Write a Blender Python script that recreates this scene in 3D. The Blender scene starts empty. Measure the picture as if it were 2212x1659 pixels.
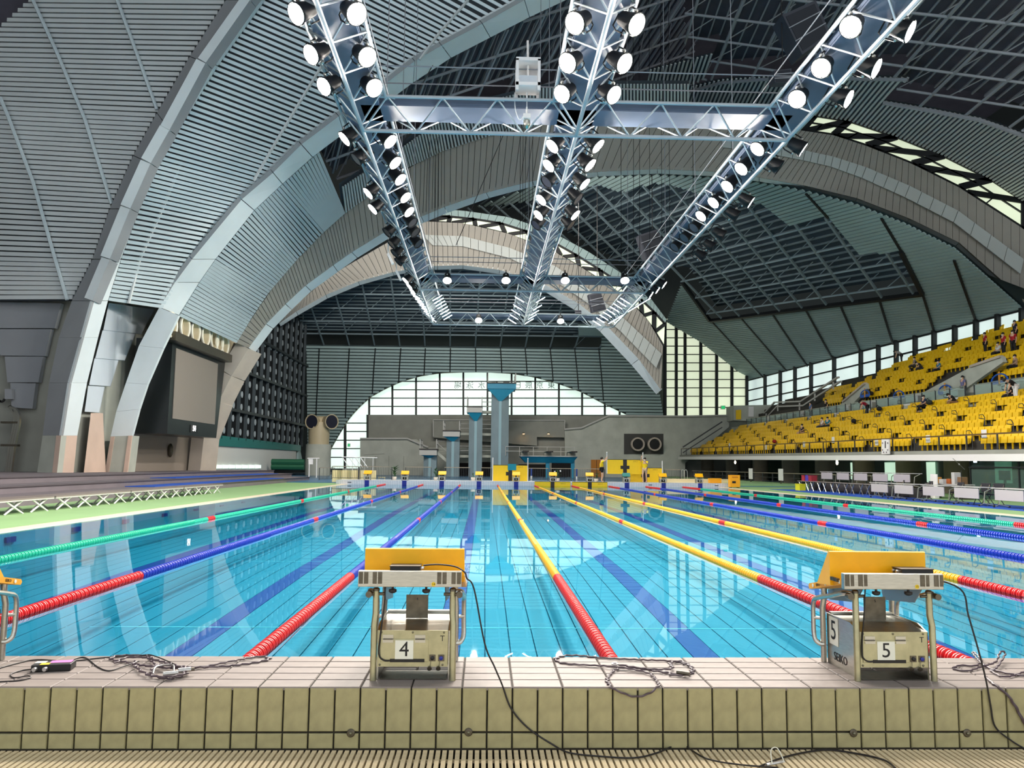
import bpy, bmesh, math, random
from mathutils import Vector, Matrix, Quaternion
random.seed(7)
PI = math.pi
scene = bpy.context.scene
col = scene.collection

# ---------------------------------------------------------------- camera
IMW, IMH = 2212, 1659
FPX, YAW, PITCH, ROLL = 1745.802, .03302, .1001, .01002
CAM = Vector((-3.40432, -4.77943, 1.37012))
_cy, _sy, _cp, _sp = math.cos(YAW), math.sin(YAW), math.cos(PITCH), math.sin(PITCH)
FW = Vector((_sy*_cp, _cy*_cp, _sp)); RT = Vector((_cy, -_sy, 0)); UP = RT.cross(FW)
_c, _s = math.cos(ROLL), math.sin(ROLL)
RT, UP = RT*_c + UP*_s, UP*_c - RT*_s
cam_data = bpy.data.cameras.new('camera'); cam = bpy.data.objects.new('camera', cam_data); col.objects.link(cam)
cam.matrix_world = Matrix(((RT.x, UP.x, -FW.x, CAM.x), (RT.y, UP.y, -FW.y, CAM.y), (RT.z, UP.z, -FW.z, CAM.z), (0, 0, 0, 1)))
cam_data.sensor_fit = 'HORIZONTAL'; cam_data.sensor_width = 36.0
cam_data.lens = FPX/IMW*36.0; cam_data.clip_start = .05; cam_data.clip_end = 500
scene.camera = cam

# ---------------------------------------------------------------- world and exposure
world = bpy.data.worlds.new('world'); scene.world = world; world.use_nodes = True
world.node_tree.nodes['Background'].inputs[0].default_value = (.92, .97, 1, 1)
world.node_tree.nodes['Background'].inputs[1].default_value = .85
vs = scene.view_settings
vs.view_transform = 'Standard'; vs.look = 'None'; vs.gamma = 1.0; vs.use_curve_mapping = False; vs.exposure = 0.5
scene.cycles.max_bounces = 5; scene.cycles.diffuse_bounces = 2; scene.cycles.glossy_bounces = 2; scene.cycles.transparent_max_bounces = 8; scene.cycles.adaptive_threshold = .06; scene.cycles.use_light_tree = False
LAMP_L = 480.0      # radiance of a lit floodlight
WIN_L = .80         # radiance of a daylit frosted pane

# ---------------------------------------------------------------- pixel -> place (a pixel gives a direction, a surface gives the distance)
def ray(x, y): return FW + RT*((x-IMW/2)/FPX) + UP*((IMH/2-y)/FPX)
def YP(x, y, Y): r = ray(x, y); return CAM + r*((Y-CAM.y)/r.y)
def XP(x, y, X): r = ray(x, y); return CAM + r*((X-CAM.x)/r.x)
def ZP(x, y, Z): r = ray(x, y); return CAM + r*((Z-CAM.z)/r.z)

def proj(p):
    v = Vector(p)-CAM; d = v.dot(FW); return IMW/2+FPX*v.dot(RT)/d, IMH/2-FPX*v.dot(UP)/d, d

# ---------------------------------------------------------------- mesh helpers
class MB:
    def __init__(s): s.v = []; s.f = []
    def add(s, vs_, fs):
        n = len(s.v); s.v += [Vector(q) for q in vs_]; s.f += [tuple(i+n for i in f) for f in fs]; return s
    def box(s, x0, x1, y0, y1, z0, z1, M=None):
        q = [Vector(p) for p in ((x0,y0,z0),(x1,y0,z0),(x1,y1,z0),(x0,y1,z0),(x0,y0,z1),(x1,y0,z1),(x1,y1,z1),(x0,y1,z1))]
        if M: q = [M @ p for p in q]
        return s.add(q, [(3,2,1,0),(4,5,6,7),(0,1,5,4),(1,2,6,5),(2,3,7,6),(3,0,4,7)])
    def beam(s, p, q, w, h, up=(0,0,1), off=0.0):
        p, q = Vector(p), Vector(q); d = (q-p)
        if d.length < 1e-6: return s
        d.normalize(); u = Vector(up)
        if abs(d.dot(u)) > .999: u = Vector((0,1,0))
        r = d.cross(u).normalized(); u = r.cross(d)
        o = u*off
        a = [p-r*w/2-u*h/2+o, p+r*w/2-u*h/2+o, p+r*w/2+u*h/2+o, p-r*w/2+u*h/2+o]
        b = [k+(q-p) for k in a]
        return s.add(a+b, [(3,2,1,0),(4,5,6,7),(0,1,5,4),(1,2,6,5),(2,3,7,6),(3,0,4,7)])
    def tube(s, p, q, r, n=6, r2=None, caps=True):
        return s.path([p, q], r, n, caps, [r, r if r2 is None else r2])
    def path(s, pts, r, n=6, caps=True, rs=None, closed=False):
        pts = [Vector(p) for p in pts]; k = len(pts); rings = []; prev = None
        for i, p in enumerate(pts):
            if closed: d = pts[(i+1) % k]-pts[i-1]
            else: d = pts[min(i+1, k-1)]-pts[max(i-1, 0)]
            if d.length < 1e-9: d = Vector((0,0,1))
            d.normalize()
            if prev is None:
                u = Vector((0,0,1)) if abs(d.z) < .95 else Vector((1,0,0))
                u = (u-d*u.dot(d)).normalized()
            else:
                u = prev-d*prev.dot(d)
                u = u.normalized() if u.length > 1e-6 else Vector((1,0,0))
            prev = u; w = d.cross(u); rr = rs[i] if rs else r
            rings.append([p+(u*math.cos(2*PI*j/n)+w*math.sin(2*PI*j/n))*rr for j in range(n)])
        V = [v for g in rings for v in g]; F = []
        for i in range(k if closed else k-1):
            i2 = (i+1) % k
            for j in range(n):
                F.append((i*n+j, i*n+(j+1) % n, i2*n+(j+1) % n, i2*n+j))
        if caps and not closed:
            F.append(tuple(reversed(range(n)))); F.append(tuple(range((k-1)*n, k*n)))
        return s.add(V, F)
    def lathe(s, prof, n=12, M=None, closed=False):
        V = []; F = []
        for r, z in prof:
            for j in range(n):
                p = Vector((r*math.cos(2*PI*j/n), r*math.sin(2*PI*j/n), z)); V.append(M @ p if M else p)
        k = len(prof)
        for i in range(k-1):
            for j in range(n): F.append((i*n+j, i*n+(j+1) % n, (i+1)*n+(j+1) % n, (i+1)*n+j))
        F.append(tuple(reversed(range(n)))); F.append(tuple(range((k-1)*n, k*n)))
        return s.add(V, F)
    def prism(s, poly, a0, a1, fn):
        """poly 2-D outline, extruded between a0 and a1; fn(u, v, a) gives the point"""
        n = len(poly); V = [fn(u, v, a0) for u, v in poly]+[fn(u, v, a1) for u, v in poly]
        F = [tuple(reversed(range(n))), tuple(range(n, 2*n))]+[(i, (i+1) % n, n+(i+1) % n, n+i) for i in range(n)]
        return s.add(V, F)
    def quad(s, a, b, c, d): return s.add([a, b, c, d], [(0,1,2,3)])
    def sphere(s, c, r, n=10, m=6, sc=(1,1,1)):
        c = Vector(c); V = [c+Vector((0,0,-r*sc[2]))]; F = []
        for i in range(1, m):
            t = -PI/2+PI*i/m
            for j in range(n): V.append(c+Vector((r*sc[0]*math.cos(t)*math.cos(2*PI*j/n), r*sc[1]*math.cos(t)*math.sin(2*PI*j/n), r*sc[2]*math.sin(t))))
        V.append(c+Vector((0,0,r*sc[2]))); L = len(V)-1
        for j in range(n):
            F.append((0, 1+(j+1) % n, 1+j)); F.append((L, 1+(m-2)*n+j, 1+(m-2)*n+(j+1) % n))
        for i in range(m-2):
            for j in range(n): F.append((1+i*n+j, 1+i*n+(j+1) % n, 1+(i+1)*n+(j+1) % n, 1+(i+1)*n+j))
        return s.add(V, F)
    def mesh(s, name, mat, smooth=False, fix=True):
        me = bpy.data.meshes.new(name); me.from_pydata([tuple(v) for v in s.v], [], s.f); me.materials.append(mat)
        if fix:
            bm = bmesh.new(); bm.from_mesh(me); bmesh.ops.recalc_face_normals(bm, faces=bm.faces); bm.to_mesh(me); bm.free()
        if smooth:
            me.polygons.foreach_set('use_smooth', [True]*len(me.polygons))
            try: me.set_sharp_from_angle(angle=.7)
            except Exception: pass
        me.update(); return me
    def build(s, name, mat, parent=None, smooth=False, local=False, kind=None, label=None, bevel=0):
        if parent is not None and not local:
            o = parent.matrix_basis.translation if parent.parent is None else parent.parent.matrix_basis.translation+parent.matrix_basis.translation
            s.v = [v-o for v in s.v]
        ob = bpy.data.objects.new(name, s.mesh(name, mat, smooth)); col.objects.link(ob)
        if parent is not None: ob.parent = parent
        if kind: ob['kind'] = kind
        if label: ob['label'] = label
        if bevel:
            m = ob.modifiers.new('bevel', 'BEVEL'); m.width = bevel; m.segments = 2; m.limit_method = 'ANGLE'
        return ob
ORD = ['first','second','third','fourth','fifth','sixth','seventh','eighth','ninth','tenth','eleventh','twelfth','thirteenth','fourteenth','fifteenth','sixteenth','seventeenth','eighteenth','nineteenth','twentieth']
ORD += ['twenty-'+w for w in ORD[:9]]+['thirtieth']+['thirty-'+w for w in ORD[:9]]+['fortieth']+['forty-'+w for w in ORD[:9]]+['fiftieth']
def tag(o, label=None, cat=None, group=None, kind=None):
    if label: o['label'] = label
    if cat: o['category'] = cat
    if group: o['group'] = group
    if kind: o['kind'] = kind
    return o
def thing(name, loc=(0,0,0), label=None, cat=None, group=None, rz=0.0, kind=None):
    o = bpy.data.objects.new(name, None); col.objects.link(o); o.location = loc; o.rotation_euler.z = rz
    o.empty_display_size = .1
    return tag(o, label, cat, group, kind)
def copy_tree(o, parent=None):
    c = o.copy(); col.objects.link(c); c.parent = parent
    for ch in [k for k in col_children.get(o.name, list(o.children))]: copy_tree(ch, c)
    return c
col_children = {}
def inst(name, me, parent=None, loc=(0,0,0), rot=(0,0,0), scale=(1,1,1)):
    o = bpy.data.objects.new(name, me); col.objects.link(o); o.location = loc; o.rotation_euler = rot; o.scale = scale
    if parent is not None: o.parent = parent
    return o
def smooth_pts(pts, sub=6):
    pts = [Vector(p) for p in pts]; out = []
    for i in range(len(pts)-1):
        p0 = pts[max(i-1, 0)]; p1 = pts[i]; p2 = pts[i+1]; p3 = pts[min(i+2, len(pts)-1)]
        for k in range(sub):
            t = k/sub
            out.append(.5*((2*p1)+(p2-p0)*t+(2*p0-5*p1+4*p2-p3)*t*t+(3*p1-p0-3*p2+p3)*t**3))
    out.append(pts[-1]); return out
def poly_at(pts, t):
    """point at fraction t of a polyline's length"""
    L = [0]
    for a, b in zip(pts, pts[1:]): L.append(L[-1]+(b-a).length)
    x = t*L[-1]
    for i in range(len(pts)-1):
        if x <= L[i+1] or i == len(pts)-2:
            return pts[i].lerp(pts[i+1], (x-L[i])/max(1e-9, L[i+1]-L[i]))
BAKE = bpy.data.scenes.new('bake')
def bake(ob):
    """evaluate one object (its modifiers or its letters) to a mesh, apart from the big scene"""
    BAKE.collection.objects.link(ob); vl = BAKE.view_layers[0]; vl.update(); dg = vl.depsgraph
    return bpy.data.meshes.new_from_object(ob.evaluated_get(dg))
def text(name, body, size, mat, M, parent=None, depth=.001, align='CENTER', local=True, mirror=False):
    cu = bpy.data.curves.new(name, 'FONT'); cu.body = body; cu.size = size; cu.extrude = depth
    cu.align_x = align; cu.align_y = 'CENTER'; cu.resolution_u = 3
    tmp = bpy.data.objects.new(name+'_tmp', cu); me = bake(tmp)
    bpy.data.objects.remove(tmp); bpy.data.curves.remove(cu)
    me.materials.clear(); me.materials.append(mat)
    if mirror: me.transform(Matrix.Scale(-1, 4, (1,0,0)))
    me.transform(M)
    o = bpy.data.objects.new(name, me); col.objects.link(o)
    if parent is not None:
        if not local: me.transform(Matrix.Translation(-parent.location))
        o.parent = parent
    return o
def frame(origin, xdir, ydir):
    x = Vector(xdir).normalized(); y = Vector(ydir).normalized(); z = x.cross(y)
    o = Vector(origin)
    return Matrix(((x.x, y.x, z.x, o.x), (x.y, y.y, z.y, o.y), (x.z, y.z, z.z, o.z), (0,0,0,1)))

# ---------------------------------------------------------------- materials
MATS = {}
def srgb(r, g, b):
    f = lambda c: ((c/255)/12.92 if c/255 <= .04045 else ((c/255+.055)/1.055)**2.4)
    return (f(r), f(g), f(b), 1)
def mat(name, rgb, rough=.6, metal=0.0, noise=0.0, nscale=8.0, bump=0.0, bscale=60.0, spec=.5, emit=None, alpha=None, stretch=None, coord='Object'):
    if name in MATS: return MATS[name]
    m = bpy.data.materials.new(name); m.use_nodes = True; nt = m.node_tree; b = nt.nodes['Principled BSDF']
    c = srgb(*rgb); b.inputs['Base Color'].default_value = c
    b.inputs['Roughness'].default_value = rough; b.inputs['Metallic'].default_value = metal
    b.inputs['Specular IOR Level'].default_value = spec
    if noise or bump:
        tc = nt.nodes.new('ShaderNodeTexCoord'); mp = nt.nodes.new('ShaderNodeMapping')
        nt.links.new(tc.outputs[coord], mp.inputs[0])
        if stretch: mp.inputs['Scale'].default_value = stretch
    if noise:
        n = nt.nodes.new('ShaderNodeTexNoise'); n.inputs['Scale'].default_value = nscale; n.inputs['Detail'].default_value = 6
        nt.links.new(mp.outputs[0], n.inputs['Vector'])
        mr = nt.nodes.new('ShaderNodeMapRange'); mr.inputs[1].default_value = .3; mr.inputs[2].default_value = .7
        mr.inputs[3].default_value = 1-noise; mr.inputs[4].default_value = 1+noise*.6
        nt.links.new(n.outputs[0], mr.inputs[0])
        mx = nt.nodes.new('ShaderNodeMix'); mx.data_type = 'RGBA'; mx.blend_type = 'MULTIPLY'; mx.inputs[0].default_value = 1
        mx.inputs[6].default_value = c; nt.links.new(mr.outputs[0], mx.inputs[7]); nt.links.new(mx.outputs[2], b.inputs['Base Color'])
    if bump:
        n2 = nt.nodes.new('ShaderNodeTexNoise'); n2.inputs['Scale'].default_value = bscale; n2.inputs['Detail'].default_value = 3
        nt.links.new(mp.outputs[0], n2.inputs['Vector'])
        bp = nt.nodes.new('ShaderNodeBump'); bp.inputs['Strength'].default_value = bump; bp.inputs['Distance'].default_value = .01
        nt.links.new(n2.outputs[0], bp.inputs['Height']); nt.links.new(bp.outputs[0], b.inputs['Normal'])
    if emit:
        b.inputs['Emission Color'].default_value = srgb(*emit[0]); b.inputs['Emission Strength'].default_value = emit[1]
    if alpha is not None: b.inputs['Alpha'].default_value = alpha
    MATS[name] = m; return m
def glass_mat(name, rgb, clear=.75, rough=.05):
    if name in MATS: return MATS[name]
    m = bpy.data.materials.new(name); m.use_nodes = True; nt = m.node_tree; nt.nodes.clear()
    out = nt.nodes.new('ShaderNodeOutputMaterial'); mx = nt.nodes.new('ShaderNodeMixShader'); mx.inputs[0].default_value = 1-clear
    t = nt.nodes.new('ShaderNodeBsdfTransparent'); t.inputs[0].default_value = srgb(*rgb)
    b = nt.nodes.new('ShaderNodeBsdfPrincipled'); b.inputs['Base Color'].default_value = srgb(*rgb); b.inputs['Roughness'].default_value = rough
    nt.links.new(t.outputs[0], mx.inputs[1]); nt.links.new(b.outputs[0], mx.inputs[2]); nt.links.new(mx.outputs[0], out.inputs[0])
    MATS[name] = m; return m

M_tile_top = mat('glazed_cream_tile', (146,136,131), .5, noise=.10, nscale=9, bump=.05, bscale=30, spec=.12)
M_tile_front = mat('worn_olive_cream_tile', (168,160,118), .45, noise=.16, nscale=14, bump=.08, bscale=40)
M_grout = mat('blackened_grout', (46,42,34), .9, noise=.4, nscale=30)
M_grate = mat('beige_plastic_grating', (240,220,182), .5, noise=.15, nscale=30)
M_drain = mat('dark_drain_channel', (40,34,24), .9)
M_steel = mat('brushed_stainless', (200,198,188), .3, 1.0, noise=.12, nscale=20, bump=.03, bscale=200, stretch=(1,1,8))
M_steel_olive = mat('olive_lit_stainless', (188,184,150), .38, .85, noise=.15, nscale=18)  # stainless with the olive light on rear faces put into its colour
M_steel_dark = mat('dark_scuffed_steel', (110,104,92), .4, .9, noise=.25, nscale=25)
M_blackp = mat('black_plastic', (18,17,18), .45)
M_blue_plate = mat('blue_grey_bracket_steel', (140,158,166), .4, .7)
M_yellow_block = mat('yellow_coated_platform', (247,184,10), .4, noise=.06, nscale=12)
M_yellow_grip = mat('yellow_anti_slip_plate', (244,170,6), .55, noise=.05, nscale=60, bump=.1, bscale=300)
M_white_sign = mat('white_number_plate', (236,236,222), .4)
M_black_ink = mat('black_lettering', (16,16,20), .5)
M_teal = mat('teal_plate', (38,120,116), .5)
M_cable = mat('black_rubber_cable', (30,26,28), .5)
M_wavy = mat('purple_grey_cable', (86,72,80), .45)
M_conn = mat('silver_connector', (205,203,200), .3, .8)
M_pink = mat('pink_label', (222,120,190), .5)
M_ylabel = mat('yellow_label', (240,205,40), .5)
M_bluecap = mat('blue_socket', (40,50,150), .4)
M_screw = mat('screw_head', (120,116,96), .4, .8)
# ================================================================ near pool end wall, grating
ZT = .274; YF = -.642; ZW = 0.0; ZD = .012
near = MB().box(-13.2, 13.2, YF+.012, -.004, -1.6, ZT-.006).build('pool_end_wall', M_grout, kind='structure')
near['label'] = 'tiled raised pool end wall with blackened joints'
def tile_mesh(name, sx, sy, sz, m, ch=.004):
    # a chamfered slab centred on the origin, top face raised
    x, y, z = sx/2, sy/2, sz/2
    b = MB().add([(-x,-y,-z),(x,-y,-z),(x,y,-z),(-x,y,-z),(-x,-y,z-ch),(x,-y,z-ch),(x,y,z-ch),(-x,y,z-ch),
                  (-x+ch,-y+ch,z),(x-ch,-y+ch,z),(x-ch,y-ch,z),(-x+ch,y-ch,z)],
                 [(3,2,1,0),(0,1,5,4),(1,2,6,5),(2,3,7,6),(3,0,4,7),(4,5,9,8),(5,6,10,9),(6,7,11,10),(7,4,8,11),(8,9,10,11)])
    return b.mesh(name, m)
tm = tile_mesh('tile', .243, .119, .016, M_tile_top)
tmn = tile_mesh('tile', .243, .134, .016, M_tile_top)
for i in range(-26, 9):
    X = i*.25-.125+.25
    if not -6.6 < X < 1.2: continue
    for r in range(5):
        yc = -.0625-.125*r; me = tm
        if r == 4: yc = -.5715; me = tmn
        o = inst('tile', me, near, (X, yc, ZT-.008+random.uniform(-.0008, .0008)), (random.uniform(-.004,.004), random.uniform(-.003,.003), 0))
    # front: two narrow tiles under each top tile, tall row and cut row
tf1 = tile_mesh('tile', .117, .205, .016, M_tile_front); tf2 = tile_mesh('tile', .117, .071, .016, M_tile_front)
for i in range(-52, 9):
    X = i*.125+.0625
    if not -6.4 < X < 1.0: continue
    for me, zc in ((tf1, .165), (tf2, .0165)):
        inst('tile', me, near, (X, YF+.006+random.uniform(-.001, .001), zc), (PI/2+random.uniform(-.006,.006), 0, random.uniform(-.004,.004)))
# cap strip of dark sealant under the top edge is the wall itself; eye bolts in the joint
for px, py in ((758,1583),(1012,1581),(1843,1583),(2088,1583)):
    p = YP(px, py, YF); Mx = Matrix.Translation(p) @ Matrix.Rotation(PI/2, 4, 'X')
    e = thing('eye_bolt', p, None, 'bolt', 'bolts in the joint of the near wall')
    MB().lathe([(.020,-.002),(.020,.006),(.016,.010),(.004,.011)], 16, Mx).build('plate', M_steel_dark, e, True)
    MB().lathe([(.008,.008),(.008,.016),(.005,.019),(.001,.02)], 10, Mx).build('bolt_head', M_screw, e, True)
    e['label'] = {758:'round steel bolt in wall joint left of starting block four', 1012:'round steel bolt in wall joint right of starting block four',
                  1843:'round steel bolt in wall joint below starting block five', 2088:'rightmost round steel bolt in the near wall joint'}[px]
# floor grating along the foot of the wall
fl = MB().box(-30, 40, -14, YF-.50, -.3, -.02).build('floor', mat('wet_beige_floor_tile', (190,176,150), .3, noise=.1, nscale=5), kind='structure')
ch = MB().box(-13, 13, YF-.5, YF+.012, -.3, -.12).build('floor_channel', M_drain, kind='structure')
gr = thing('floor_grating', (-3.2, YF-.25, -.02), 'beige slatted drain grating along the foot of the tiled wall', 'grating')
gbm = MB().box(-.0105, .0105, -.235, .235, -.03, 0).mesh('grating_bar', M_grate)
for i in range(-84, 88):
    X = -3.2+i*.0316
    if -5.8 < X < -.6: inst('grating_bar', gbm, gr, (X+3.2, 0, random.uniform(-.0012, 0)))
for yy in (-.6+.0, -.78, -.96): MB().box(-5.85, -.55, yy-.15-.006, yy-.15+.006, -.048, -.034).build('cross_rod', M_grate, gr)
MB().box(-5.85, -.55, YF-.012, YF+.004, -.10, -.018).build('edge_rail', M_drain, gr)

# ================================================================ starting blocks
def tube_pts(pts, r, n=8): return MB().path(pts, r, n)
def make_block(near_side=True, number='4', sticker='14'):
    """local: x right, y towards the pool, z up from the wall top"""
    b = thing('starting_block')
    P = []
    def part(mb, name, m, smooth=False, parent=None, label=None, bevel=0):
        o = mb.build(name, m, parent or b, smooth, True, None, label, bevel); P.append(o); return o
    # legs: two rear, two front, oval tubes with a kink
    for sx in (-1, 1):
        part(MB().path([(sx*.202,-.205,0),(sx*.202,-.205,.28),(sx*.197,-.195,.33),(sx*.197,-.195,.452)], .0165, 10), 'leg', M_steel_olive, True)
        part(MB().path([(sx*.202,.215,0),(sx*.202,.215,.30),(sx*.197,.20,.36),(sx*.197,.20,.42)], .0165, 10), 'leg', M_steel, True)
        sp = part(MB().prism([(-.19,.0),(.20,.0),(.20,.275),(-.10,.275),(-.19,.245)], sx*.178, sx*.186, lambda u, v, a: Vector((a, u, v))), 'side_plate', M_steel)
        if sx < 0:
            num = MB().box(-.0025, 0, .05, .16, .115, .265).build('number_plate', M_white_sign, sp, local=True); num.location = (-.187, 0, 0)
            text('number', number, .15, M_black_ink, frame((-.1905, .105, .19), (0,-1,0), (0,0,1)), sp, .0004)
            text('lettering', 'SEIKO', .062, M_black_ink, frame((-.1875, .03, .055), (0,-1,0), (0,0,1)), sp, .0004)
        # backstroke hand grip
        hp = smooth_pts([(sx*.197,-.195,.435),(sx*.235,-.15,.438),(sx*.245,0,.40),(sx*.245,.16,.365),(sx*.245,.235,.33),(sx*.245,.245,.22),(sx*.245,.235,.13),(sx*.225,.215,.10),(sx*.202,.205,.098)], 4)
        part(MB().path(hp, .0135, 8), 'hand_grip', M_steel, True)
        part(MB().tube((sx*.245,.238,.24), (sx*.20,.215,.24), .010, 8), 'grip_brace', M_steel, True)
        part(MB().tube((sx*.232,-.225,.43), (sx*.232,-.185,.43), .0165, 12), 'clamp', M_steel_dark, True)
        part(MB().tube((sx*.15,-.198,.43), (sx*.232,-.198,.43), .008, 10), 'clamp_bolt', M_steel_dark, True)
        part(MB().lathe([(.0175,.445),(.0175,.456),(.012,.461),(.003,.463)], 12, Matrix.Translation((sx*.197,-.195,0))), 'leg_cap', M_steel_dark, True)
        part(MB().prism([(-.22,.488),(.235,.400),(.215,.345),(-.12,.385)], sx*.155, sx*.161, lambda u, v, a: Vector((a, u, v))), 'bracket', M_blue_plate)
    # body
    body = part(MB().prism([(-.19,.066),(.19,.066),(.19,.27),(-.04,.27),(-.085,.262),(-.19,.247)], -.176, .176, lambda u, v, a: Vector((a, u, v))), 'body', M_steel)
    part(MB().box(-.176, .176, .16, .19, .272, .285), 'cross_bar', M_steel)
    part(MB().box(-.06, .058, -.005, .006, .272, .395), 'centre_post', M_steel_dark)
    text('number', number, .02, M_black_ink, frame((0,-.0065,.374), (1,0,0), (0,0,1)), b, .0004)
    part(MB().box(-.17, .17, -.19, -.02, .0, .004), 'base_plate', M_steel_dark)
    # rear panel
    pan = part(MB().box(-.183, .176, -.199, -.19, .066, .247), 'rear_panel', M_steel_olive)
    M0 = lambda x, z, d=.0: frame((x, -.199-d, z), (1,0,0), (0,0,1))
    MB().box(-.168, .077, -.203, -.199, .09, .203).build('access_door', M_steel_olive, pan, local=True, bevel=.002)
    MB().box(-.118, .058, -.2035, -.202, .089, .106).build('slot', M_blackp, pan, local=True)
    MB().box(-.093, .0, -.2055, -.203, .105, .198).build('number_plate', M_white_sign, pan, local=True)
    text('number', number, .105, M_black_ink, M0(-.0465, .151, .0068), pan, .0004)
    text('lettering', 'T', .04, M_black_ink, M0(.147, .206, .0005), pan, .0004)
    for hx in (-.130, .033):
        MB().box(hx-.027, hx+.027, -.204, -.199, .206, .225).build('hinge', M_steel, pan, local=True)
        MB().box(hx-.027, hx+.027, -.207, -.203, .187, .203).build('hinge', M_steel, pan, local=True)
        MB().tube((hx-.024,-.206,.2045), (hx+.024,-.206,.2045), .0035, 8).build('hinge_pin', M_steel_dark, pan, local=True)
    for cx, m in ((.098, M_blackp), (.143, M_bluecap)):
        MB().box(cx-.016, cx+.016, -.203, -.199, .094, .126).build('socket_frame', M_steel_dark, pan, local=True)
        MB().lathe([(.010,0),(.010,.006),(.007,.008),(.002,.009)], 14, Matrix.Translation((cx,-.203,.110)) @ Matrix.Rotation(PI/2, 4, 'X')).build('socket', m, pan, True, True)
        MB().path([(cx-.008,-.204,.094),(cx-.010,-.206,.08),(cx-.012,-.206,.068)], .0015, 5).build('cap_cord', M_screw, pan, local=True)
        MB().lathe([(.012,0),(.012,.006),(.004,.008)], 12, Matrix.Translation((cx-.014,-.204,.060)) @ Matrix.Rotation(PI/2+.5, 4, 'X')).build('dust_cap', M_steel_dark, pan, True, True)
    for sx, sz in ((-.165,.237),(-.005,.237),(.155,.237),(-.17,.076),(.15,.076)):
        MB().lathe([(.006,0),(.006,.002),(.002,.0035)], 8, Matrix.Translation((sx,-.199,sz)) @ Matrix.Rotation(PI/2, 4, 'X')).build('screw', M_screw, pan, True, True)
    # platform, sloping down towards the pool
    sl = lambda y: .506-.10*(y+.25)/.50*1.0
    plat = part(MB().prism([(-.235, sl(-.235)-.006),(.25, sl(.25)-.006),(.262, sl(.25)+.010),(.25, sl(.25)+.026),(-.235, sl(-.235)+.026)], -.262, .258, lambda u, v, a: Vector((a, u, v))), 'platform', M_yellow_grip)
    for sx in (-.2645, .2605):
        for yy in (.19, .02, -.16):
            MB().tube((sx-.0015,yy,sl(yy)+.010), (sx+.0015,yy,sl(yy)+.010), .010, 10).build('rivet', M_white_sign, plat, True, True)
    text('lettering', 'SEIKO', .022, M_black_ink, frame((-.263,.125,sl(.125)+.010), (0,-1,.2), (0,.2,1)), plat, .0004)
    text('lettering', 'SEIKO', .022, M_black_ink, frame((.259,.125,sl(.125)+.010), (0,1,-.2), (0,.2,1)), plat, .0004)
    kick = part(MB().prism([(-.075,.468),(.105,.452),(-.058,.645),(-.066,.650),(-.076,.645)], -.277, .251, lambda u, v, a: Vector((a, u, v))), 'kick_plate', M_yellow_block)
    for k in range(4): MB().box(-.2785, -.262, -.085-.022*k-.008, -.085-.022*k+.008, .497, .515).build('adjuster_tooth', M_steel_dark, kick, local=True)
    bar = part(MB().box(-.283, .242, -.262, -.225, .474, .554), 'rear_bar', M_steel, bevel=.003)
    for x0 in (-.279, -.209, .118, .191):
        MB().box(x0, x0+.048, -.2645, -.262, .49, .549).build('hook_plate', M_steel_dark, bar, local=True, bevel=.004)
        MB().box(x0+.022, x0+.027, -.2675, -.262, .488, .551).build('hook_edge', M_steel, bar, local=True)
    MB().tube((.10,-.2625,.489), (.10,-.2635,.489), .011, 14).build('sticker', M_ylabel, bar, local=True)
    text('sticker_number', sticker, .016, M_black_ink, frame((.10,-.2642,.489), (1,0,0), (0,0,1)), bar, .0002)
    for kx in (-.108, .062):
        MB().lathe([(.006,.02),(.006,.0),(.020,-.002),(.020,-.014),(.012,-.02)], 12, Matrix.Translation((kx,-.243,.462))).build('clamp_knob', M_blackp, b, True, True)
    MB().path(smooth_pts([(-.15,-.21,.47),(-.155,-.205,.36),(-.17,-.205,.22),(-.175,-.207,.13),(-.15,-.208,.10),(-.115,-.206,.098)], 4), .004, 6).build('sensor_cable', M_cable, b, True, True)
    return b
LANE = lambda i: (i-5.5)*2.5
blocks = {}
for n, stk in ((3, '13'), (4, '14'), (5, '15')):
    b = make_block(True, str(n), stk); b.location = (LANE(n)-.005 if n != 5 else LANE(n)+.0, -.31, ZT)
    tag(b, {3:'yellow topped starting block cut off by the left edge of the picture', 4:'steel starting block seen squarely from behind with number plate 4',
            5:'steel starting block seen at an angle with lettered side and plate 5'}[n], 'starting block', 'starting blocks on the near wall')
    blocks[n] = b
def timing_box(x, y, z, label, w=.155, flip=False):
    t = thing('timing_box', (x, y, z), label, 'timing box', 'black timing boxes on the near blocks')
    MB().box(-w/2, w/2, -.05, .05, 0, .046).build('case', M_blackp, t, local=True, bevel=.003)
    MB().box(-w/2-.002, w/2+.002, -.052, .052, .046, .05).build('lid', mat('dark_brown_lid', (52,40,30), .4), t, local=True)
    s = -1 if flip else 1
    for k in (-.02, .02): MB().tube((s*w/2, k, .034), (s*(w/2+.016), k, .034), .007, 8).build('connector', M_conn, t, True, True)
    return t
timing_box(LANE(4)-.055, -.478, ZT+.524, 'flat black timing box lying on the platform of starting block four')
timing_box(LANE(5)+.13, -.478, ZT+.524, 'flat black timing box lying on the platform of starting block five', .17, True)

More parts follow.
